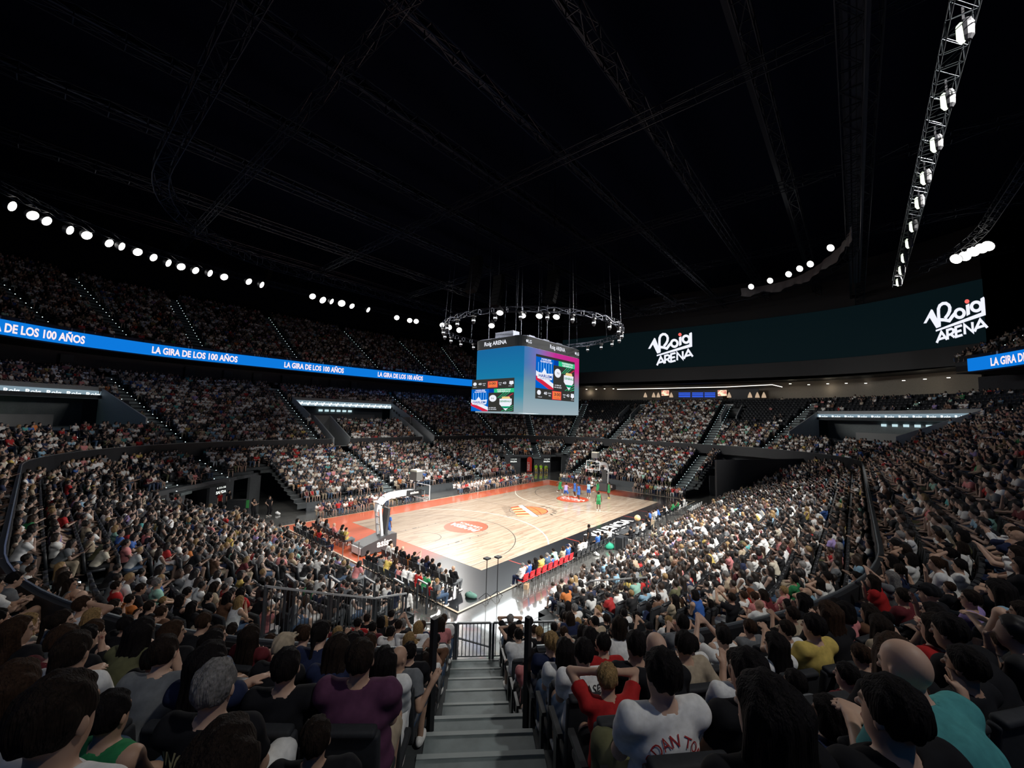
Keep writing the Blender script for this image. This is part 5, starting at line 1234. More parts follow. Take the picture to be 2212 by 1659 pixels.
for i, p in enumerate(NEAR):
    r = random.Random(1000+i); sp = randspec(r)
    if p[8] < 7.5:
        sp['kind'] = r.choice(['lap', 'lap', 'cross', 'knees', 'lap', 'side', 'chin']); sp['hair'] = 0 if sp['hair'] == -1 else sp['hair']; sp['hcol'] = r.choice(['black', 'black', 'darkbrown', 'brown']) if sp['hair'] != 4 else sp['hcol']
        if HP[i][0] < 900: sp['shirt'] = r.choice(['black', 'black', 'navy', 'grey', 'black', 'olive', 'denim', 'maroon', 'white', 'brown'])
    sp.update(assign.get(i, {}))
    if 'skin' not in sp: sp['skin'] = 0
    if sp['hair'] != 4 and sp['hcol'] not in HAIRC: sp['hcol'] = 'darkbrown'
    h = 'bald' if sp['hair'] == -1 else ('cap-wearing' if sp['hair'] == 4 else HN[sp['hair']]+'-'+sp['hcol']+'-haired')
    lab = '%s person in %s, %s' % (h, sp['shirt'], where(p))
    jit = r.uniform(-.25, .25)
    root = person((p[2], p[3], p[4]+.007), math.atan2(-p[6], -p[5])+jit*.6, label=lab, group='spectators seated near the camera', detail=p[8] < 14, **{k: v for k, v in sp.items()})
    if i in assign:
        for (hx, hy), s2 in OVR:
            if s2 is assign[i]: TEXTED[(hx, hy)] = (root, sp, p)
# ------------------------------------------------------------------ the rest of the crowd
MI = [inst_mat('crowd skin', 'c_skin', .6), inst_mat('crowd shirts', 'c_shirt'), inst_mat('crowd trousers', 'c_legs'), inst_mat('crowd hair', 'c_hair', .6)]
combos = [('lap', 0, False, 'tee'), ('lap', 1, True, 'tank'), ('knees', 0, True, 'tee'), ('cross', 3, False, 'tee'), ('chin', 0, True, 'tee'), ('knees', 1, False, 'tee'), ('side', 0, False, 'tee'), ('lap', 0, True, 'tee')]
PR = [lod_proto(k_, h_, .022, s_, c_) for k_, h_, s_, c_ in combos]+[lod_proto(k_, h_, .040, s_, c_) for k_, h_, s_, c_ in combos]
def cj(c, r, a=.25): f = 1+r.uniform(-a, a); return tuple(min(.9, v*f) for v in c)
SK = [(.50, .35, .28), (.48, .33, .26), (.42, .28, .22), (.34, .22, .17), (.24, .15, .11)]
def crowd(name, pts, label, cat):
    r = random.Random(5); A = dict(pos=[], rot=[], scl=[], pick=[]); C = dict(c_skin=[], c_shirt=[], c_legs=[], c_hair=[])
    for (x, y, z, rz, d) in pts:
        A['pos'].append((x, y, z+.01)); A['rot'].append(rz+r.uniform(-.25, .25)); A['scl'].append(r.uniform(.86, 1.03)); k = r.randrange(8); A['pick'].append(k if d < 42 else 8+k)
        C['c_skin'].append(cj(r.choice(SK), r, .12)); C['c_shirt'].append(cj(FAB[r.choice(SHW)], r)); C['c_legs'].append(cj(SK[0], r) if False else cj(FAB[r.choice(PTW)], r)); C['c_hair'].append(cj(HAIRC[r.choice(HCW)], r))
    o = stuff_instances(name, PR, MI, A['pos'], A['rot'], A['scl'], A['pick'], C); return tag(o, label, cat, kind='stuff')
cpts = [(p[2], p[3], p[4], math.atan2(-p[6], -p[5]), p[8]) for p in FARP]
# spectators on floor chairs along the far touchline and the far baseline
for (x0, x1, y, rows) in ((-15.0, -4.6, 11.0, 2), (1.0, 15.2, 11.0, 2)):
    n = int((x1-x0)/.52)
    for k in range(n):
        for q in range(rows): cpts.append((x0+k*.52, y+q*.75, 0, -math.pi/2, 45))
for (y0, y1, x) in ((1.6, 9.2, 18.6), (-8.6, -1.9, 18.6)):
    for k in range(int((y1-y0)/.52)):
        for q in range(2): cpts.append((x+q*.75, y0+k*.52, 0, math.pi, 50))
crowd('crowd', cpts, 'dense crowd of distant seated spectators filling the lower, middle and upper tiers', 'crowd')
print('PLACES', len(places), 'occupied', len(occp), 'near', NEAR[-1][8], 'crowd', len(cpts))
# ------------------------------------------------------------------ rails, gate
M_RAILTOP = mat('light grey rail paint', (.50, .52, .53), .35)
def railing(name, pts, h, label, group=None, bars=True, posts=True, m=None, gap=.13):
    """pts are base points; top rail h above"""
    m = m or M_RAILTOP; root = empty(name, pts[0]); P = [Vector(p) for p in pts]; up = Vector((0, 0, h))
    a = MB()
    for i in range(len(P)-1): a.bar(P[i]+up, P[i+1]+up, .055, .045)
    a.build('handrail', m, root)
    b = MB(); c = []
    for i in range(len(P)-1):
        L = (P[i+1]-P[i]).length; n = max(1, round(L/1.9))
        for k in range(n+(i == len(P)-2)): c.append(P[i]+(P[i+1]-P[i])*(k/n))
        if bars:
            b.bar(P[i]+Vector((0, 0, .1)), P[i+1]+Vector((0, 0, .1)), .03)
            for k in range(int(L/gap)): q = P[i]+(P[i+1]-P[i])*((k+.5)*gap/L); b.bar(q+Vector((0, 0, .1)), q+up, .016)
    if bars: b.build('bar_infill', M_RAIL, root)
    if posts:
        for q in c: k_ = MB(); k_.bar(q, q+up, .05); k_.build('post', M_RAIL, root)
    return tag(root, label, 'railing', group)
railing('railing', [(-20.98, -6.0, 0), (-20.98, 9.0, 0)], 1.12, 'long grey floor railing in front of the left stand')
railing('railing', [(-20.98, -7.5, 0), (-20.98, -8.9, 0), (-21.9, -9.3, 0)], 1.12, 'short grey corner railing at the near end of the left stand')
railing('railing', [(-16.1, -13.98, 0), (14.0, -13.98, 0)], 1.12, 'long grey floor railing in front of the right stand')
G0 = Vector((-23.55, -16.55, 2.55)); gd = Vector((.707, -.707, 0))
railing('railing', [G0+gd*(-1.65), G0+gd*(-.58)], .95, 'dark railing panel left of the aisle gate', m=M_RAIL)
railing('aisle_gate', [G0+gd*(-.52), G0+gd*.38], .95, 'closed dark metal gate across the foot of the centre aisle', m=M_RAIL, gap=.10)
railing('railing', [G0+gd*.46, G0+gd*2.15], .95, 'dark railing panel right of the aisle gate', m=M_RAIL)
railing('railing', [(-28.2, -14.75, 4.2), (-26.4, -14.1, 3.3), (-24.6, -13.3, 2.4), (-23.2, -12.9, 2.0)], 1.1, 'bright sloping handrail along the near end of the left stand')
for k in range(5):
    P0 = Vector((-27.3+k*1.35, -14.2+.42*k, 3.9-.52*k)); railing('railing', [P0+Vector((0, .15, 0)), P0+Vector((.03, .75, .0))], 1.05, 'short stub rail at a row end of the left stand, %s from the back' % ('first', 'second', 'third', 'fourth', 'fifth')[k], 'row end stub rails', bars=False)
railing('railing', [(-16.15, -13.98, 0), (-16.4, -16.0, 1.3), (-16.7, -18.5, 2.2)], 1.12, 'grey side railing climbing the near end of the right stand')
hr = railing('railing', [atz(975, 1374, 1.9)-V3(0, 0, .9), atz(1060, 1398, 1.4)-V3(0, 0, .9)], .9, 'thin black stair handrail behind the aisle gate', bars=False, posts=False, m=M_RAIL)
for nm, y0 in (('left', .62), ('right', -.62)):
    c = Vector((-CXC, -CYC, 0))+Vector((-.7071, -.7071, 0))*(R0+11.35)+Vector((-.7071, .7071, 0))*y0; z = 4.95
    b = MB(); b.bar((c.x, c.y, z), (c.x, c.y, z+1.45), .07); b.box((c.x, c.y, z+.01), (.2, .2, .02)); tag(b.build('rail_post', M_BLACK), 'black upright rail post at the parapet end %s of the centre aisle' % nm, 'post')
# ------------------------------------------------------------------ basket units
M_PAD = mat('charcoal padding', (.045, .047, .05), .5); M_ARM = mat('white goal arm', (.82, .84, .86), .3)
def goal(sx, lab):
    root = empty('basket_unit', (sx*16.3, 0, H0)); X = lambda d: sx*d
    b = MB(); V = []
    prof = [(15.2, .05), (15.2, 1.0), (15.6, 1.05), (17.6, .62), (17.75, .5), (17.75, .05)]
    for y in (-.62, .62): V += [(X(d), y, z+H0) for d, z in prof]
    n = 6; b.add(V, [tuple(range(n)), tuple(range(n, 2*n))[::-1]]+[(i, (i+1) % n, n+(i+1) % n, n+i) for i in range(n)]); bs = b.build('base', M_PAD, root)
    w = MB(); w.box((X(17.70), 0, .32+H0), (.16, 1.05, .42)); w.build('white_rear_panel', M_ARM, bs)
    for y in (-.45, .45):
        for d in (15.5, 17.4): k = MB(); k.tube([(X(d), y-.05, H0+.09), (X(d), y+.05, H0+.09)], .09, 12); k.build('wheel', M_BLACK, bs)
    t = MB(); put_text(t, 'asisa', (X(16.1), -.63 if sx < 0 else -.63, H0+.38), (1, 0, 0), (0, 0, 1), .62, .02); t.build('padding_lettering', M_WHITE, bs)
    m = MB()
    for y in (-.26, .26): m.bar((X(16.1), y, .9), (X(16.35), y, 2.75), .12, .16)
    m.box((X(16.25), 0, 1.7), (.08, .5, .08)); m.box((X(16.3), 0, 2.2), (.08, .5, .08)); m.build('mast', M_ARM, root)
    p = MB(); p.box((X(15.75), 0, 1.75), (.16, .62, 1.9), M=Matrix.Rotation(-.10*sx, 3, 'Y')); p.build('mast_padding', M_PAD, root)
    a = MB(); path = [(16.38, 2.55), (16.3, 3.0), (15.95, 3.35), (15.4, 3.50), (14.6, 3.52), (13.7, 3.5)]
    for i in range(len(path)-1):
        (x0, z0), (x1, z1_) = path[i], path[i+1]; a.bar((X(x0), 0, z0), (X(x1), 0, z1_), .34, .36)
    a.build('arm', M_ARM, root)
    q = MB(); q.bar((X(14.25), 0, 3.48), (X(12.95), 0, 3.42), .38, .42); o = q.build('arm_sleeve', M_BLACK, root)
    t = MB(); put_text(t, 'endesa', (X(13.6), -.21, 3.40), (1, 0, 0), (0, 0, 1), .26, .008); t.build('sleeve_lettering', M_WHITE, o)
    f = MB(); x = X(12.8)
    for y0, z0, y1, z1_ in ((-.9, 2.92, .9, 2.92), (-.9, 3.95, .9, 3.95), (-.9, 2.92, -.9, 3.95), (.9, 2.92, .9, 3.95)): f.bar((x, y0, z0+.02), (x, y1, z1_+.02), .055)
    f.build('backboard_frame', M_ARM, root)
    g = MB(); g.box((x, 0, 3.45), (.02, 1.76, 1.0)); gm_ = bpy.data.materials.get('backboard glass') or mat('backboard glass', (.9, .95, .95), .03)
    gm_.node_tree.nodes['Principled BSDF'].inputs['Transmission Weight'].default_value = 1.0; gm_.node_tree.nodes['Principled BSDF'].inputs['IOR'].default_value = 1.02
    g.build('backboard_glass', gm_, root)
    k = MB(); 
    for y0, z0, y1, z1_ in ((-.295, 3.07, .295, 3.07), (-.295, 3.52, .295, 3.52), (-.295, 3.07, -.295, 3.52), (.295, 3.07, .295, 3.52)): k.bar((x-sx*.015, y0, z0), (x-sx*.015, y1, z1_), .01, .05)
    k.build('target_square', M_WHITE, root)
    r = MB(); r.tube([(X(12.425)+.228*math.cos(t_), .228*math.sin(t_), 3.05+H0) for t_ in np.linspace(0, 2*math.pi, 25)[:-1]], .012, 6, True); r.box((X(12.72), 0, 3.05+H0), (.14, .12, .06)); r.build('rim', mat('orange rim', (.75, .12, .03), .4), root)
    nt_ = MB()
    for i in range(12):
        for s_ in (-1, 1):
            for j in range(4):
                a0 = math.radians(30*i+s_*15*j); a1 = math.radians(30*i+s_*15*(j+1)); r0, r1 = .226-.028*j, .226-.028*(j+1); nt_.bar((X(12.425)+r0*math.cos(a0), r0*math.sin(a0), 3.08-.11*j), (X(12.425)+r1*math.cos(a1), r1*math.sin(a1), 3.08-.11*(j+1)), .007)
    nt_.build('net', M_WHITE, root)
    s_ = MB(); s_.mat(mat('shot clock housing', (.13, .13, .125), .5)).box((X(13.35), 0, 4.62), (.55, .80, .62)); s_.mat(mat('pale shot clock top', (.65, .63, .52), .5)).box((X(13.35), 0, 4.99), (.5, .75, .12)); s_.mat(M_BLACK).bar((X(13.35), 0, 3.6), (X(13.35), 0, 4.3), .07); s_.build('shot_clock', None, root)
    tag(root, lab, 'basketball hoop')
goal(-1, 'near basketball hoop with white curved arm and charcoal padded base'); goal(1, 'far basketball hoop with white arm and glass backboard behind the players')
# ------------------------------------------------------------------ kiosks, vomitories, slabs
def sidewall(P0, P1, z0, z1a, z1b, th, m):
    """wall from P0 to P1 with sloping top"""
    q = MB(); d = (Vector(P1)-Vector(P0)).normalized(); n = Vector((-d.y, d.x, 0))*th/2; V = [P+s for P in (Vector(P0), Vector(P1)) for s in (-n, n)]
    W = [(v.x, v.y, z0) for v in V]+[(V[0].x, V[0].y, z1a), (V[1].x, V[1].y, z1a), (V[2].x, V[2].y, z1b), (V[3].x, V[3].y, z1b)]
    q.add(W, [(0, 2, 3, 1), (4, 5, 7, 6), (0, 1, 5, 4), (2, 6, 7, 3), (0, 4, 6, 2), (1, 3, 7, 5)]); return q
zs = lambda s: 5.0+.472*(s-11.1)
wn = [0]
def swall(P0, P1, z0, za, zb, th=.16, m=M_GREYW):
    wn[0] += 1; struct(sidewall(P0, P1, z0, za, zb, th, m).build('wall_stair_%d' % wn[0], m))
for xc in (-6.3, 7.3):
    for sd in (-1, 1): x = xc+sd*1.08; swall((x, CYC+R0+11.05, 0), (x, CYC+R0+16.9, 0), 4.6, 5.9, zs(16.9)+.9)
    q = MB(); q.box((xc, CYC+R0+14, 4.9), (2.2, 6, .1)); q.box((xc, CYC+R0+16.9, 6.8), (2.2, .1, 3.6)); struct(q.build('floor_vomitory_%d' % (1 if xc < 0 else 2), mat('vomitory grey', (.12, .13, .135), .6)))
M_AD = emis('pale blue advertising light', (.30, .42, .50), .75); M_ADW = emis('advertising white', (.85, .95, 1), 1.4)
def adband(pts, z0, z1_, n, label):
    C = np.array(pts, float); Lc = np.concatenate([[0], np.cumsum(np.linalg.norm(np.diff(C, axis=0), axis=1))]); m = len(C)
    q = MB(); V = [(p[0], p[1], z) for z in (z0, z1_) for p in C]; q.add(V, [(i, i+1, m+i+1, m+i) for i in range(m-1)]); V2 = [(p[0]*1.004, p[1]*1.004, z) for z in (z0, z1_) for p in C]; q.add(V2, [(i, m+i, m+i+1, i+1) for i in range(m-1)])
    o = q.build('advertising_band', M_AD); t = MB(); Vt_, Ft_ = text_geo('Roig', 1.0, .03, align='CENTER')
    for k in range(n):
        s_ = Lc[-1]*(k+.5)/n; p, d = on_curve(C, Lc, s_); nrm = np.array([-p[0], -p[1]])/np.linalg.norm(p)*.05; sg = 1 if np.cross(np.array([d[0], d[1], 0]), np.array([0, 0, 1]))[:2]@nrm > 0 else -1
        t.add([(p[0]+sg*d[0]*v[0]*.62+nrm[0], p[1]+sg*d[1]*v[0]*.62+nrm[1], z0+(z1_-z0)*.26+v[1]*.70*(z1_-z0)) for v in Vt_], Ft_)
    t.build('lettering', M_ADW, o); return tag(o, label, 'sign')
M_KIOSK = mat('kiosk grey', (.13, .15, .155), .6, noise=.1)
def kiosk(ptf, a, b, s0, s1, n, lab, idx, ads):
    """ptf(t, s) -> xy along the recess; t in 0..1"""
    zf_ = zs(s0); zc = zs(s1)-.55; T_ = [i/n for i in range(n+1)]; back = s1+2.6; q = MB()
    for i in range(n):
        A, B = ptf(T_[i], back), ptf(T_[i+1], back); q.add([(A[0], A[1], zf_), (B[0], B[1], zf_), (B[0], B[1], zc), (A[0], A[1], zc)], [(0, 1, 2, 3)])
        C_, D_ = ptf(T_[i], s0), ptf(T_[i+1], s0); q.add([(A[0], A[1], zf_), (B[0], B[1], zf_), (D_[0], D_[1], zf_), (C_[0], C_[1], zf_)], [(0, 1, 2, 3)])
        E_, F2 = ptf(T_[i], s1), ptf(T_[i+1], s1); q.add([(A[0], A[1], zc), (B[0], B[1], zc), (F2[0], F2[1], zc), (E_[0], E_[1], zc)], [(0, 1, 2, 3)])
    struct(q.build('wall_kiosk_%d' % idx, M_KIOSK))
    f = MB()
    for i in range(n):
        E_, F2 = ptf(T_[i], s1-.08), ptf(T_[i+1], s1-.08); G_, H_ = ptf(T_[i], s1+.25), ptf(T_[i+1], s1+.25)
        f.add([(E_[0], E_[1], zc), (F2[0], F2[1], zc), (F2[0], F2[1], zc+1.25), (E_[0], E_[1], zc+1.25)], [(0, 1, 2, 3)]); f.add([(E_[0], E_[1], zc+1.25), (F2[0], F2[1], zc+1.25), (H_[0], H_[1], zc+1.25), (G_[0], G_[1], zc+1.25)], [(0, 1, 2, 3)])
    struct(f.build('trim_kiosk_%d' % idx, M_GREYW))
    adband([ptf(t, s1-.16) for t in T_], zc+.08, zc+.82, ads, lab)
    for t in (0, 1): P0, P1 = ptf(t, s0-.1), ptf(t, s1+.1); swall((*P0, 0), (*P1, 0), zf_-.5, zf_+1.0, zc+1.2)
    c = MB(); 
    for i in range(n):
        if .2 < (i+.5)/n < .85: A, B = ptf(T_[i], back-.7), ptf(T_[i+1], back-.7); c.bar((A[0], A[1], zf_+.55), (B[0], B[1], zf_+.55), .5, 1.1)
    o = c.build('bar_counter', mat('bar counter grey', (.22, .22, .22), .5)); tag(o, 'grey bar counter inside the %s kiosk' % ('middle', 'left corner', 'right corner')[idx-1], 'counter')
    s_ = MB()
    for k in range(6): t = .32+.06*k; P = ptf(t, back-.06); s_.box((P[0], P[1], zc-.55), (.5, .5, .32))
    tag(s_.build('menu_board', emis('menu board light', (.55, .75, .8), 1.0)), 'row of small lit menu screens in the %s kiosk' % ('middle', 'left corner', 'right corner')[idx-1], 'screen')
    return zf_, zc
kiosk(lambda t, s: (-8.0+16*t, CYC+R0+s), 0, 1, 16.9, 22.6, 16, 'pale blue lit advertising band over the middle kiosk of the left stand', 1, 15)
kiosk(lambda t, s: (-CXC-(R0+s)*math.cos(math.radians(24+42*t)), CYC+(R0+s)*math.sin(math.radians(24+42*t))), 0, 1, 15.5, 22.4, 16, 'pale blue lit advertising band over the left corner kiosk', 2, 13)
kiosk(lambda t, s: (CXC+(R0+s)*math.cos(math.radians(24+42*t)), -CYC-(R0+s)*math.sin(math.radians(24+42*t))), 0, 1, 15.5, 22.4, 16, 'pale blue lit advertising band over the right corner kiosk', 3, 12)
g_ = MB(); P = (-CXC-(R0+24.3)*math.cos(math.radians(50)), CYC+(R0+24.3)*math.sin(math.radians(50))); g_.bar((P[0], P[1], 7.3), (P[0], P[1], 9.4), .10); g_.bar((P[0], P[1], 9.4), (P[0]-3.2, P[1]-2.6, 9.4), .08); tag(g_.build('neon_line', emis('green neon', (.25, 1, .35), 3)), 'thin green neon line framing the left corner kiosk menu', 'light')
# far side: slab, stair walls
q = MB(); q.box((CXC+R0+20.3, .2, 9.55), (.25, 13.2, .95)); q.box((CXC+R0+20.35, .2, 10.06), (.4, 13.4, .08)); struct(q.build('wall_far_balcony', M_GREYW))
for yc in (8.9, -8.9):
    for sd in (-1, 1): y = yc+sd*1.15; swall((CXC+R0+20, y, 0), (CXC+R0+24.5, y, 0), 8.6, zs(20)+.9, zs(24.5)+.8)
    q = MB(); q.box((CXC+R0+22.2, yc, 8.7), (4.6, 2.3, .1)); q.box((CXC+R0+24.5, yc, 10.7), (.1, 2.3, 1.3)); struct(q.build('floor_vomitory_%d' % (3 if yc > 0 else 4), mat('vomitory grey', (.12, .13, .135), .6)))
# concourse behind the far stand
for i, (px, py) in enumerate(((1267, 841), (1288, 841), (1306, 840), (1325, 840), (1707, 829), (1747, 831), (1788, 829), (1828, 828), (1870, 828), (1952, 822), (1998, 819), (2049, 816))):
    p = atx(px, py, 50.5) if px < 1900 else atz(px, py, 15.4); q = MB(); q.lathe((p[0], p[1], p[2]), [(.16, -.03), (.17, .03)], 12); o = q.build('downlight', emis('warm downlight', (1, .93, .80), 4)); tag(o, 'small warm ceiling downlight above the far concourse, %s from left' % ('first', 'second', 'third', 'fourth', 'fifth', 'sixth', 'seventh', 'eighth', 'ninth', 'tenth', 'eleventh', 'twelfth')[i], 'lamp', 'concourse downlights')
    if i % 2 == 0:
        d = bpy.data.lights.new('downlight_glow', 'POINT'); d.energy = 18; d.color = (1, .85, .65); d.shadow_soft_size = .1; l_ = bpy.data.objects.new('downlight_glow', d); COL.objects.link(l_); l_.location = (p[0]+1.5, p[1], p[2]-.6)
q = MB(); A_, B_, C2 = atx(1333, 841, 50), atx(1565, 836, 50), atx(1690, 836, 50); q.bar(A_, B_, .10); q.bar(B_, atx(1668, 831, 50), .10); q.bar(atx(1668, 831, 50), C2, .10)
tag(q.build('cove_light', emis('cove light', (1, .95, .85), 2.2)), 'long thin white cove light over the far concourse bar', 'light')
bx_ = MB(); 
for y0, y1 in ((6.0, -5.6), (-6.6, -11.5)): bx_.box((52.5, (y0+y1)/2, 13.9), (.3, abs(y1-y0), 3.0))
struct(bx_.build('wall_bar', mat('dark bar wall', (.02, .022, .03), .5)))
for i, (pa, pb) in enumerate(((1466, 1491), (1495, 1519), (1522, 1545))):
    a, b = atx(pa, 853, 52.2), atx(pb, 853, 52.2); q = MB()
    for dz in (-.35, 0, .35): q.bar((52.2, a[1], a[2]+dz), (52.2, b[1], b[2]+dz), .06, .16)
    tag(q.build('blue_shelf_light', emis('blue shelf light', (.03, .12, 1), 1.4)), 'glowing blue bar shelf on the far concourse, %s from left' % ('first', 'second', 'third')[i], 'light', 'blue bar shelves')
for i, px in enumerate((1437, 1560)):
    a = atx(px, 849, 51.5); q = MB(); q.box((51.5, a[1], a[2]), (.1, 1.5, 1.1)); 
    m = bpy.data.materials.get('food picture') or bpy.data.materials.new('food picture')
    if not m.use_nodes:
        m.use_nodes = True; nt = m.node_tree; bb = nt.nodes['Principled BSDF']; n = nt.nodes.new('ShaderNodeTexNoise'); n.inputs['Scale'].default_value = 3; r = nt.nodes.new('ShaderNodeValToRGB'); e = r.color_ramp.elements; e[0].color = (.5, .05, .02, 1); e[0].position = .4; e[1].color = (1, .8, .5, 1); e[1].position = .55; nt.links.new(n.outputs[0], r.inputs[0]); nt.links.new(r.outputs[0], bb.inputs['Emission Color']); bb.inputs['Emission Strength'].default_value = 1.1
    tag(q.build('lit_picture_panel', m), 'bright orange and cream picture panel at the %s end of the far bar' % ('left', 'right')[i], 'sign')
for i, px in enumerate((1394, 1412, 1422, 1450, 1575, 1620, 1636, 1650)):
    a = atx(px, 853, 52.2); q = MB(); q.lathe((52.2, a[1], a[2]-.5), [(.38, 0), (.30, .4), (.10, .9), (.04, 1.0)], 10); tag(q.build('wall_sconce', emis('sconce glow', (.75, .55, .38), .7)), 'cone shaped glowing wall sconce on the far bar wall, %s from left' % ('first', 'second', 'third', 'fourth', 'fifth', 'sixth', 'seventh', 'eighth')[i], 'lamp', 'bar wall sconces')
# suite blinds under the ribbon
for i, (px, py) in enumerate(((5, 750), (117, 758), (338, 782), (489, 800), (572, 806), (646, 812), (713, 818), (770, 825), (822, 828), (872, 832))):
    p = atz(px, py, 14.0 if i < 2 else 13.6); S_ = S_of(p[0], p[1]); q = MB(); a = math.atan2(p[1]-CYC if abs(p[0]) > CXC else 1, p[0]+CXC if p[0] < -CXC else 0); k = (R0+30.6)/max(1, (R0+S_))
    px_, py_ = (-CXC+(p[0]+CXC)*k, CYC+(p[1]-CYC)*k) if p[0] < -CXC else (p[0], CYC+R0+30.6)
    q.box((px_, py_, 13.9 if i < 2 else 13.6), (.1, 1.6 if i < 2 else 1.1, 1.7 if i < 2 else 2.2), a); tag(q.build('suite_panel', mat('pale suite panel', (.30, .32, .34), .7) if i < 2 else mat('dim suite panel', (.06, .07, .08), .7)), '%s wall panel between suite fronts under the ribbon board, %s from left' % ('pale' if i < 2 else 'dim', ('first', 'second', 'third', 'fourth', 'fifth', 'sixth', 'seventh', 'eighth', 'ninth', 'tenth')[i]), 'panel', 'suite panels')
# seats and guests of the suite level
vp, vseat = [], []
rr = random.Random(3)
for s in (28.2, 29.3):
    for (x, y, nx, ny) in row_places(s, .55):
        if not in_frame(x, y, 12.6): continue
        z = 12.02+.35*(s > 29); vseat.append((x, y, z, math.atan2(-ny, -nx)))
        if rr.random() < (.45 if y > 20 else .06 if x > 40 else .3): vp.append((x, y, z, math.atan2(-ny, -nx), 60))
tag(stuff_instances('suite_seats', [(np.array(V), np.array(Fq), np.zeros(len(Fq)))] if False else [(np.array([v for m_ in SS[:3] for v in m_[0]]), np.array([tuple(i+sum(len(SS[j][0]) for j in range(k)) for i in f) for k, m_ in enumerate(SS[:3]) for f in m_[1]]), np.zeros(sum(len(m_[1]) for m_ in SS[:3])))], [M_SEATP], [v[:3] for v in vseat], [v[3] for v in vseat], [1.0]*len(vseat), [0]*len(vseat), {}, False), 'rows of dark padded seats along the suite level ledge', 'seats', kind='stuff')
crowd('suite_guests', vp, 'scattered dark figures of guests seated along the suite level', 'crowd')
# ------------------------------------------------------------------ courtside
CH = {}
def chair_mesh(nm, mb, mm):
    key = (nm, mm.name, round(mb.v[0][0], 2), round(mb.v[0][1], 2))
    if key not in CH:
        CH[key] = mesh_from(nm, mb.v, mb.f, [mm])
        if nm != 'leg': bevel_mesh(CH[key], .012)
    return CH[key]
def chair(loc, rz, m, label, group, kind='shell'):
    root = empty('chair', loc, rz); M0 = root.matrix_basis
    def bd(mb, nm, mm): o = link(nm, chair_mesh(nm, mb, mm)); o.parent = root; return o
    a = MB(); a.box((0, 0, .45), (.42, .42, .035)); bd(a, 'seat', m)
    a = MB(); a.box((-.22, 0, .68), (.035, .42, .34), M=Matrix.Rotation(-.15, 3, 'Y')); bd(a, 'backrest', m)
    for x, y in ((.17, .18), (.17, -.18), (-.17, .18), (-.17, -.18)): a = MB(); a.bar((x, y, .44), (x*1.25, y*1.1, 0), .025); bd(a, 'leg', M_STEEL if m is not M_SEATP else M_BLACK)
    return tag(root, label, 'chair', group)
M_RED = mat('red plastic', (.55, .012, .02), .35)
def cs(x, y, rz, spec, lab, z=0, group='courtside people'):
    sp = dict(kind='lap', shirt='white', hair=0, hcol='darkbrown', legs='black', skin=0); sp.update(spec)
    return person((x, y, z), rz, label=lab, group=group, **sp)
RS = [dict(shirt='white', cut='long', kind='lap', hair=0, hcol='grey', legs='navy'), dict(shirt='blue', cut='tank', hair=0, hcol='black', kind='lap'), dict(shirt='black', hair=1, hcol='black'), dict(shirt='yellow', cut='tee', hair=0, girth=1.25), dict(shirt='denim', hair=0, hcol='grey', girth=1.25),
      dict(shirt='blue', cut='tank', scale=.8), dict(shirt='mint', cut='tee', kind='knees', hair=0, hcol='black'), dict(shirt='beige', hair=3, hcol='brown'), dict(shirt='blue', cut='tee', hair=4, hcol='navy')]
for i in range(9):
    x = -14.25+i*.56; chair((x, -10.78, H0*0), math.pi/2, M_RED, 'glossy red plastic courtside chair, %s from the near end of the row' % ordn(i+1), 'red courtside chairs')
    cs(x, -10.72, math.pi/2, RS[i], '%s-haired person in %s on the %s red chair from the near corner' % (HN[RS[i].get('hair', 0)], RS[i]['shirt'], ordn(i+1)))
for i in range(9):
    x = -9.0+i*.58; chair((x, -10.85+.0*i, 0), math.pi/2, M_SEATP, 'black folding chair of the team bench, %s beyond the red chairs' % ordn(i+1), 'black bench chairs')
    if i not in (4, 7): sp = dict(shirt=('black', 'white', 'white', 'black', '', 'blue', 'black', '', 'white')[i], hair=(1, 0, 3, 0, 0, 0, 0, 0, 0)[i], kind=('clap', 'lap', 'lap', 'knees', 'lap', 'lap', 'cross', 'lap', 'lap')[i], skin=(0, 1, 0, 1, 0, 0, 0, 0, 4)[i], hcol='black'); cs(x, -10.8, math.pi/2, sp, '%s-haired person in %s on the %s black bench chair beyond the red ones' % (HN[sp['hair']], sp['shirt'], ordn(i+1)))
for i, (x, sh, kd, sk, ct) in enumerate(((3.6, 'blue', 'knees', 4, 'tank'), (4.4, 'white', 'lap', 3, 'tee'), (5.3, 'blue', 'chin', 4, 'tank'), (6.6, 'black', 'lap', 0, 'tee'), (7.4, 'white', 'knees', 4, 'tee'), (8.6, 'green', 'lap', 4, 'tank'), (9.4, 'green', 'knees', 4, 'tank'), (10.2, 'green', 'lap', 3, 'tank'), (11.4, 'black', 'lap', 0, 'tee'), (12.2, 'white', 'lap', 0, 'tee'))):
    chair((x, -10.85, 0), math.pi/2, M_SEATP if i < 7 else mat('white plastic', (.75, .75, .75), .4), '%s chair beyond the officials table, %s from it' % ('black' if i < 7 else 'white', ordn(i+1)), 'far bench chairs')
    cs(x, -10.8, math.pi/2, dict(shirt=sh, kind=kd, skin=sk, cut=ct, hair=0, hcol='black'), 'person in %s seated beyond the officials table, %s from it' % (sh, ordn(i+1)))
for i in range(5): chair((10.6+i*.75, -11.9, 0), math.pi/2, mat('white plastic', (.75, .75, .75), .4), 'empty white plastic chair near the right far corner of the floor, %s in line' % ordn(i+1), 'empty white chairs')
t = empty('officials_table', (-1.0, -11.0, 0)); q = MB(); q.box((-1.0, -11.0, .74), (4.6, .7, .05)); q.build('tabletop', M_DARK, t)
for x in (-3.2, 1.2):
    for y in (-11.3, -10.7): q = MB(); q.bar((x, y, 0), (x, y, .72), .05); q.build('leg', M_BLACK, t)
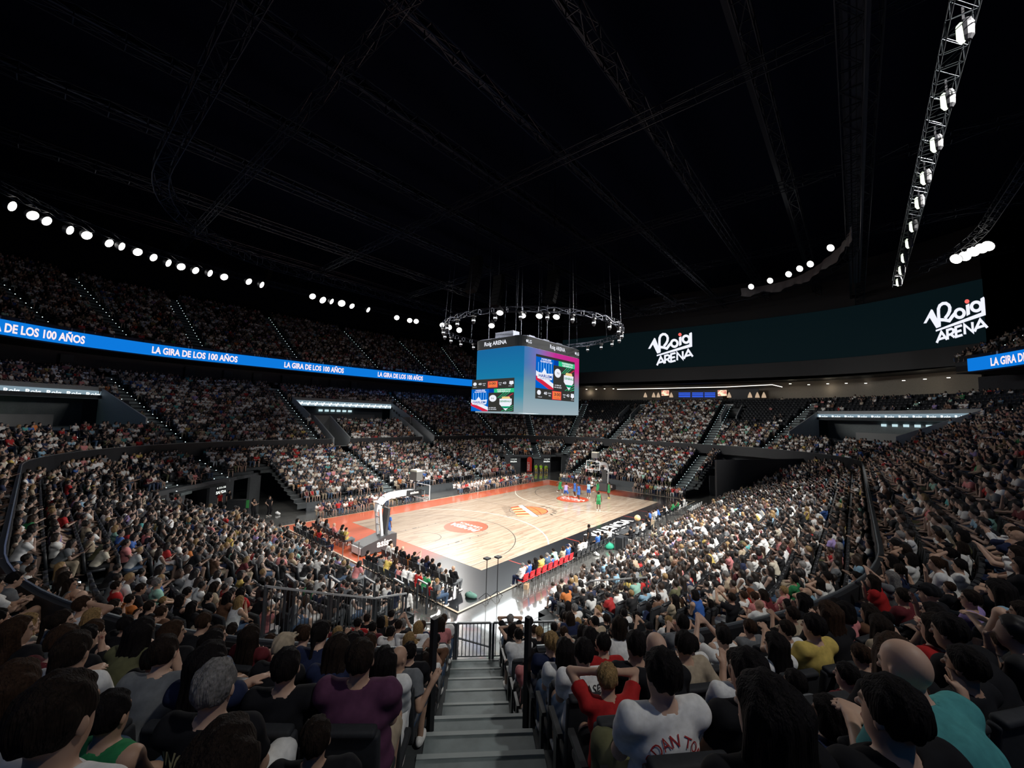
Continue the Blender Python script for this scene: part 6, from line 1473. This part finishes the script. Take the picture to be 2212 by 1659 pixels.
tag(t, 'long dark officials table at the middle of the near touchline', 'table')
for i in range(4):
    x = -2.8+i*1.15; q = empty('laptop', (x, -11.0, .765)); b_ = MB(); b_.box((x, -11.0, .775), (.34, .24, .02)); b_.build('keyboard', M_DARK, q); b_ = MB(); b_.box((x, -10.87, .89), (.34, .02, .22), M=Matrix.Rotation(-.2, 3, 'X')); b_.build('lid', M_SEATP, q); tag(q, 'dark laptop on the officials table, %s from the near end' % ordn(i+1), 'laptop', 'laptops')
    chair((x, -11.75, 0), math.pi/2, M_SEATP, 'black chair behind the officials table, %s from the near end' % ordn(i+1), 'officials chairs'); cs(x, -11.7, math.pi/2, dict(shirt=('black', 'grey', 'white', 'black')[i], kind='lap', hair=0), 'official in %s behind the table, %s from the near end' % (('black', 'grey', 'white', 'black')[i], ordn(i+1)))
fc_ = MB(); fc_.box((-4.4, -11.75, .45), (.8, .6, .9)); f0 = empty('flight_case', (-4.4, -11.75, 0)); o = fc_.build('case', M_SEATP, f0); e_ = MB()
for x in (-4.8, -4.0):
    for y in (-12.05, -11.45): e_.bar((x, y, 0), (x, y, .9), .035)
e_.build('metal_edge', M_STEEL, f0); tag(f0, 'black flight case with metal edges at the near end of the officials table', 'case')
cs(-6.0, -10.1, math.pi*.6, dict(kind='stand', shirt='black', legs='black', hair=0, hcol='black', skin=4), 'person in black standing in front of the team bench', group='standing staff')
cs(1.9, -11.6, math.pi/2, dict(kind='stand', shirt='grey', legs='beige', hair=0, hcol='brown'), 'person in grey top and pale trousers standing beyond the officials table', group='standing staff')
# near baseline, two rows facing the court, and the group left of the basket unit
r5 = random.Random(11)
for row, (x, y0, n) in enumerate(((-17.2, -8.6, 12), (-18.75, -9.2, 12))):
    for k in range(n):
        y = y0+k*.55
        chair((x, y, 0 if x < -18.45 else H0), 0, M_SEATP, 'black folding chair, %s from the near corner in the %s baseline row' % (ordn(k+1), ('front', 'back')[row]), 'baseline chairs')
        sp = randspec(r5); 
        if sp['hair'] == 4: sp['hair'], sp['hcol'] = 0, 'black'
        if row == 0 and k == 0: sp.update(shirt='black', hair=-1, kind='lap', cut='long', legs='grey', short=False)
        if row == 1 and k in (3, 8): sp.update(shirt='red' if k == 3 else 'yellow')
        person((x, y, 0 if x < -18.45 else H0), r5.uniform(-.15, .3), label='%s-haired person in %s, %s from near corner, %s baseline row' % (HN[sp['hair']] if sp['hair'] >= 0 else 'no', sp['shirt'], ordn(k+1), ('front', 'back')[row]), group='baseline spectators', detail=True, **sp)
for row, (x, y0, n) in enumerate(((-17.5, 1.8, 10), (-18.75, 1.9, 10))):
    for k in range(n):
        y = y0+k*.56
        if k < 9: chair((x, y, 0 if x < -18.45 else H0), 0, M_SEATP, 'black folding chair left of the near basket, %s along the %s row' % (ordn(k+1), ('front', 'back')[row]), 'corner group chairs')
        sp = randspec(r5)
        if sp['hair'] == 4: sp['hair'], sp['hcol'] = 0, 'black'
        if k < 9: person((x, y, 0 if x < -18.45 else H0), r5.uniform(-.4, .1), label='%s-haired person in %s, %s along the %s row left of near basket' % (HN[sp['hair']] if sp['hair'] >= 0 else 'no', sp['shirt'], ordn(k+1), ('front', 'back')[row]), group='spectators left of the near basket', detail=True, **sp)
# players
PL = [(9.64, 2.69, -1.9, 'run', 'green', 'tank', 'green', 4, 'player in green running at the left of the far key'), (7.81, .67, .2, 'guard', 'lilac', 'tank', 'blue', 3, 'player in pale blue with one arm out at the left edge of the far roundel'),
      (9.56, .5, 2.8, 'stand', 'blue', 'tank', 'blue', 4, 'player in blue standing in the middle of the far roundel'), (8.05, -.92, 2.9, 'stand', 'blue', 'tank', 'blue', 4, 'player in dark blue at the front of the far roundel'),
      (10.02, -.99, .5, 'arms_up', 'lightblue', 'tank', 'blue', 4, 'player in light blue with both arms raised right of the roundel'), (12.67, .05, 2.6, 'run', 'white', 'tee', 'black', 3, 'referee in white top and black shorts under the far basket'),
      (12.1, -1.05, 2.4, 'reach', 'green', 'tank', 'green', 4, 'player in green reaching out under the far basket'), (5.16, -4.86, .6, 'stand', 'green', 'tank', 'green', 4, 'player in green standing alone nearest the right touchline'),
      (11.83, -2.65, 2.6, 'stand', 'green', 'tank', 'green', 4, 'player in green with yellow shoes beside the far basket base'), (-14.53, 1.5, .3, 'stand', 'blue', 'tee', 'blue', 3, 'person in blue jersey standing beside the near basket mast')]
for x, y, rz, kd, sh, ct, lg_, sk, lab in PL: person((x, y, H0+.006), rz, kind=kd, shirt=sh, cut=ct, legs=lg_, short=True, hair=0, hcol='black', skin=sk, scale=1.07, label=lab, group='players', shoes='yellow' if 'yellow' in lab else 'white')
ST = [(-20.9, -9.75, .5, 'stand', 'white', 'long', 'black', 1, 'long-haired person in white top and black trousers standing by the left rail end'), (-19.24, 14.08, -1.1, 'fold', 'black', 'tank', 'black', 1, 'person all in black with folded arms, left of the pair by the left stand'), (-17.93, 14.35, -1.2, 'hips', 'black', 'tee', 'black', 2, 'person all in black with hands on hips, right of the pair by the left stand'),
      (27.6, -10.0, 2.7, 'fold', 'teal', 'tee', 'black', 0, 'person in turquoise shirt by the dark ramp, left one'), (27.7, -11.0, 2.7, 'stand', 'teal', 'tee', 'black', 0, 'person in turquoise shirt by the dark ramp, middle one'), (29.3, -11.7, 2.7, 'fold', 'teal', 'tee', 'black', 0, 'person in turquoise shirt by the dark ramp, right one'), (29.6, -12.8, 2.7, 'stand', 'blue', 'tee', 'denim', 0, 'person in blue standing right of the turquoise shirts by the ramp'),
      (25.4, -11.2, 2.7, 'stand', 'black', 'tee', 'black', 0, 'person in black and white standing before the turquoise shirts'), (-20.4, 18.9, -.9, 'stand', 'red', 'tee', 'black', -1, 'person in red top at the desk in the left corner exit'), (-19.6, 19.4, -.9, 'stand', 'black', 'tee', 'black', 0, 'person in black behind the desk in the left corner exit'),
      (19.8, 19.8, -2.4, 'stand', 'black', 'tee', 'black', 0, 'person in black standing left in the far middle exit'), (20.6, 19.3, -2.4, 'fold', 'grey', 'tee', 'black', 0, 'person in grey standing right in the far middle exit')]
for x, y, rz, kd, sh, ct, lg_, hr_, lab in ST: person((x, y, 0), rz, kind=kd, shirt=sh, cut=ct, legs=lg_, hair=hr_, hcol='black' if hr_ != -1 else 'grey', label=lab, group='standing staff')
for i, (x, y) in enumerate(((23.35, 16.5), (24.0, 15.95), (24.65, 15.4))):
    chair((x, y, 0), -2.4, M_SEATP, 'black chair under the paramedics at the far exit wall, %s from left' % ordn(i+1), 'paramedic chairs'); cs(x, y, -2.4, dict(kind='knees' if i == 2 else 'lap', shirt='lime', legs='yellow', hair=0, cut='long'), 'paramedic in bright yellow suit seated at the far exit wall, %s from left' % ordn(i+1))
bn = empty('red_banner', (22.3, 17.1, 0)); q = MB(); dv = Vector((.81, -.58, 0)); cN = Vector((22.3, 17.1, 0))
q.add([cN+dv*(.42*math.cos(a) if True else 0)*1.0+Vector((0, 0, 2.1+.42*math.sin(a))) for a in np.linspace(0, math.pi, 14)]+[cN-dv*.42+Vector((0, 0, .1)), cN+dv*.42+Vector((0, 0, .1))], [tuple(range(16))]); q.build('sail', mat('red banner cloth', (.75, .05, .03), .6), bn)
q = MB(); put_text(q, 'RESET', cN+Vector((-.06, -.08, 1.0)), (0, 0, 1), -dv, .55, .01); q.build('lettering', M_WHITE, bn); tag(bn, 'tall red rounded banner standing at the far exit wall', 'banner')
# small things
for i, (x, y, h, ft) in enumerate(((-18.87, -.42, 1.15, 0), (-18.15, -1.0, 1.15, 0), (-16.54, -10.30, 2.0, 0), (-16.0, -10.55, 2.0, 1))):
    root = empty('stanchion' if i < 2 else 'antenna_stand', (x, y, 0)); q = MB(); q.bar((x, y, .02), (x, y, h), .045 if i < 2 else .03); q.build('pole', M_STEEL if i < 2 else M_BLACK, root); q = MB()
    if i < 2: q.lathe((x, y, 0), [(.19, 0), (.18, .03)], 20); q.build('base_plate', M_STEEL, root)
    else:
        for a in (0, 2.1, 4.2): q.bar((x, y, .35), (x+.4*math.cos(a), y+.4*math.sin(a), .01), .025)
        q.build('tripod_leg', M_BLACK, root); q = MB(); q.box((x, y, h), (.28, .28, .07)); q.build('head', M_BLACK, root)
    tag(root, ('steel stanchion behind the near basket, left one', 'steel stanchion behind the near basket, right one', 'thin black antenna stand at the near court corner, left one', 'thin black antenna stand at the near court corner, right one')[i], 'stand')
for i, (px, py) in enumerate(((1349, 1192), (1440, 1139), (1391, 1174))):
    p = atz(px, py, 0); root = empty('belt_post', p); q = MB(); q.bar(p, p+V3(0, 0, 1.0), .07); q.build('pole', M_BLACK, root); q = MB(); q.lathe(p, [(.17, 0), (.16, .03)], 16); q.build('base_plate', M_BLACK, root)
    if i < 2: q = MB(); e2 = p+V3(2.6, -1.2, 0); q.bar(p+V3(0, 0, .95), e2+V3(0, 0, .9), .01, .05); q.build('belt', M_BLACK, root)
    tag(root, 'black belt barrier post right of the officials table, %s' % ('nearest', 'farthest', 'middle')[i], 'post')
def bag(p, m, lab, s=.3):
    g = Grid((-.8, -.6, -.05), (.8, .6, .8), .03); g.ell((0, 0, s*.45), (s*1.15, s*.62, s*.5), .05); g.ell((s*.4, .05, s*.7), (s*.5, s*.4, s*.35), .08); g.ell((-s*.6, -.02, s*.35), (s*.5, s*.5, s*.3), .06); g.cone((-.2*s, 0, s*.95), (.25*s, 0, s*1.15), .03, .03, .03)
    V, Q = g.mesh(); o = link('bag', mesh_from('bag', V, Q, [m], None, True)); o.location = p; o.rotation_euler = (0, 0, s*7); return tag(o, lab, 'bag')
bag((-16.9, -9.6, 0), mat('green bag cloth', (.10, .22, .18), .8), 'grey green bag on the floor at the end of the baseline row', .28)
bag(tuple(atz(1318, 1186, 0)), mat('green towel', (.02, .30, .18), .8), 'bright green cloth bag on the floor behind the black bench chairs', .4)
bag(tuple(atz(1288, 1200, 0)), M_WHITE, 'white plastic bag on the floor behind the bench chairs', .2)
bag(tuple(atz(1216, 1222, 0)), mat('denim bag', (.08, .12, .14), .8), 'dark blue grey backpack behind the red chairs', .22); bag((-17.2, 14.34, 0), M_WHITE, 'white plastic bag on the floor by the left stand', .25)
q = MB(); q.box(atz(1137, 1266, .12), (.34, .22, .24), .4); tag(q.build('paper_bag', mat('brown paper', (.45, .30, .18), .8)), 'small brown paper bag on the floor behind the first red chairs', 'bag')
dk = MB(); P = Vector((-19.2, 18.2, 0)); dk.box(P+Vector((0, 0, .5)), (1.5, .6, 1.0), -.7); dko = dk.build('exit_desk', M_DARK); tag(dko, 'dark information desk with green front panel in the left corner exit', 'desk')
dp2 = MB(); dp2.box(P+Vector((.25, -.30, .62)), (1.2, .04, .7), -.7); dp2.build('green_panel', mat('green panel', (.08, .45, .12), .5), dko)
def ball(p, r, cols, lab, name='basketball'):
    V, Fc, mi = [], [], []; n, m = 24, 16
    for i in range(m+1):
        for j in range(n): a, b = math.pi*i/m, 2*math.pi*j/n; V.append((r*math.sin(a)*math.cos(b), r*math.sin(a)*math.sin(b), r*math.cos(a)))
    for i in range(m):
        for j in range(n): Fc.append((i*n+j, i*n+(j+1) % n, (i+1)*n+(j+1) % n, (i+1)*n+j)); mi.append((j*6//n) % len(cols))
    me = mesh_from(name, V, Fc, cols, mi, True); o = link(name, me); o.location = p; o.rotation_euler = (.9, .4, .3); return tag(o, lab, 'ball')
M_BL = mat('blue ball panel', (.02, .06, .30), .5); M_RD = mat('red ball panel', (.45, .02, .02), .5)
def from_px(px, py, d): r_ = ray(px, py); return tuple(CAM+r_/np.linalg.norm(r_)*d)
ball(from_px(1700, 1630, 2.75), .12, [M_WHITE, M_RD, M_BL], 'red white and blue ball held low at the right, near the bottom edge'); ball(from_px(1446, 1590, 3.3), .115, [M_BL, M_WHITE, M_RD], 'red white and blue ball beside the man in white by the aisle')
ball(tuple(atz(1377, 1119, 1.35)), .24, [mat('orange yellow ball', (.75, .48, .22), .5)], 'large yellow orange ball by the far team bench')
ball((11.2, 1.6, 5.0), .12, [mat('orange leather', (.6, .2, .05), .5)], 'orange basketball in the air near the far basket')
def bottle(p, lab, rd=True, s=1.0):
    root = empty('bottle', p); p = Vector(p); q = MB(); gl = mat('clear bottle plastic', (.55, .60, .62), .1); q.lathe(p, [(.033*s, .0), (.034*s, .15*s), (.014*s, .20*s), (.013*s, .23*s)], 14); q.build('bottle_body', gl, root, True)
    q = MB(); q.lathe(p, [(.0345*s, .01), (.0355*s, .11*s)], 14); q.build('drink', mat('pink red drink', (.45, .03, .05), .3), root, True); q = MB(); q.lathe(p+Vector((0, 0, .23*s)), [(.016*s, 0), (.016*s, .02)], 12); q.build('cap', M_WHITE, root); return tag(root, lab, 'bottle')
def on_step(d, lat):
    c = Vector((-CXC, -CYC, 0)); e = Vector((-.7071, -.7071, 0)); sd = Vector((.7071, -.7071, 0)); s = 16.9-d; i = int((s-11.1)/D2) if s > 11.1 else int(s/D1); z = z2(i) if s > 11.1 else z1(i); p = c+e*(R0+s)+sd*lat; return (p.x, p.y, z+.03)
bottle(on_step(3.35, -.70), 'small bottle of red drink standing on the aisle step at the lower left', s=1.0)
bottle(on_step(5.2, .70), 'clear bottle with pink drink beside the right edge of the aisle', s=1.0)
cu = MB(); pc = Vector(on_step(4.55, .74)); cu.lathe(pc+Vector((0, 0, .62)), [(.03, 0), (.042, .12), (.045, .125)], 16); cuo = cu.build('cup', mat('white paper cup', (.75, .75, .72), .5)); tag(cuo, 'white paper cup in the armrest holder right of the aisle', 'cup'); hold = MB(); hold.lathe(pc, [(.02, 0), (.02, .60)], 8); hold.lathe(pc+Vector((0, 0, .58)), [(.05, 0), (.05, .03)], 12); tag(hold.build('cup_holder', M_SEATP), 'black cup holder on the aisle side armrest, right of the aisle', 'holder')
# lettering on shirts of people near the camera
def shirt_text(key, s, size, m, dz, arc=False, weight=.0):
    if key not in TEXTED: return
    root, sp, p = TEXTED[key]; d = proto(sp['kind'], sp.get('girth', 1.0), 0 if p[8] < 9 else 1); k = d['k']; mesh = d[sp.get('cut', 'tee')]
    from mathutils.bvhtree import BVHTree
    bv = BVHTree.FromPolygons([v.co[:] for v in mesh.vertices], [tuple(q.vertices) for q in mesh.polygons]); Vt_, Ft_ = text_geo(s, size, weight, align='CENTER'); zc = k['P'][2]+dz; out = []
    for v in Vt_:
        y, z = v[0], zc+v[1]
        if arc: a_ = v[0]/.11; y, z = (.11+v[1])*math.sin(a_), zc+(.11+v[1])*math.cos(a_)
        h = bv.ray_cast(Vector((-.6, -y, z)), Vector((1, 0, 0))); x = (h[0].x if h[0] else -.14)-.006; out.append((x, -y, z))
    q = MB(); q.add(out, Ft_); o = q.build('shirt_lettering', m); o.parent = root
M_INK = mat('black shirt print', (.02, .02, .02), .7)
shirt_text((1258, 1403), 'CHASE', .085, M_INK, .395); shirt_text((1258, 1403), 'DREAMS', .085, M_INK, .315)
shirt_text((1425, 1454), 'JORDAN TODO', .060, mat('red shirt print', (.40, .02, .02), .7), .30, True)
shirt_text((255, 1465), 'ALEJANDRO', .062, mat('pale green print', (.25, .50, .38), .7), .38); shirt_text((471, 1471), 'INGLATA', .075, mat('yellow shirt print', (.38, .33, .16), .7), .385, weight=.002)
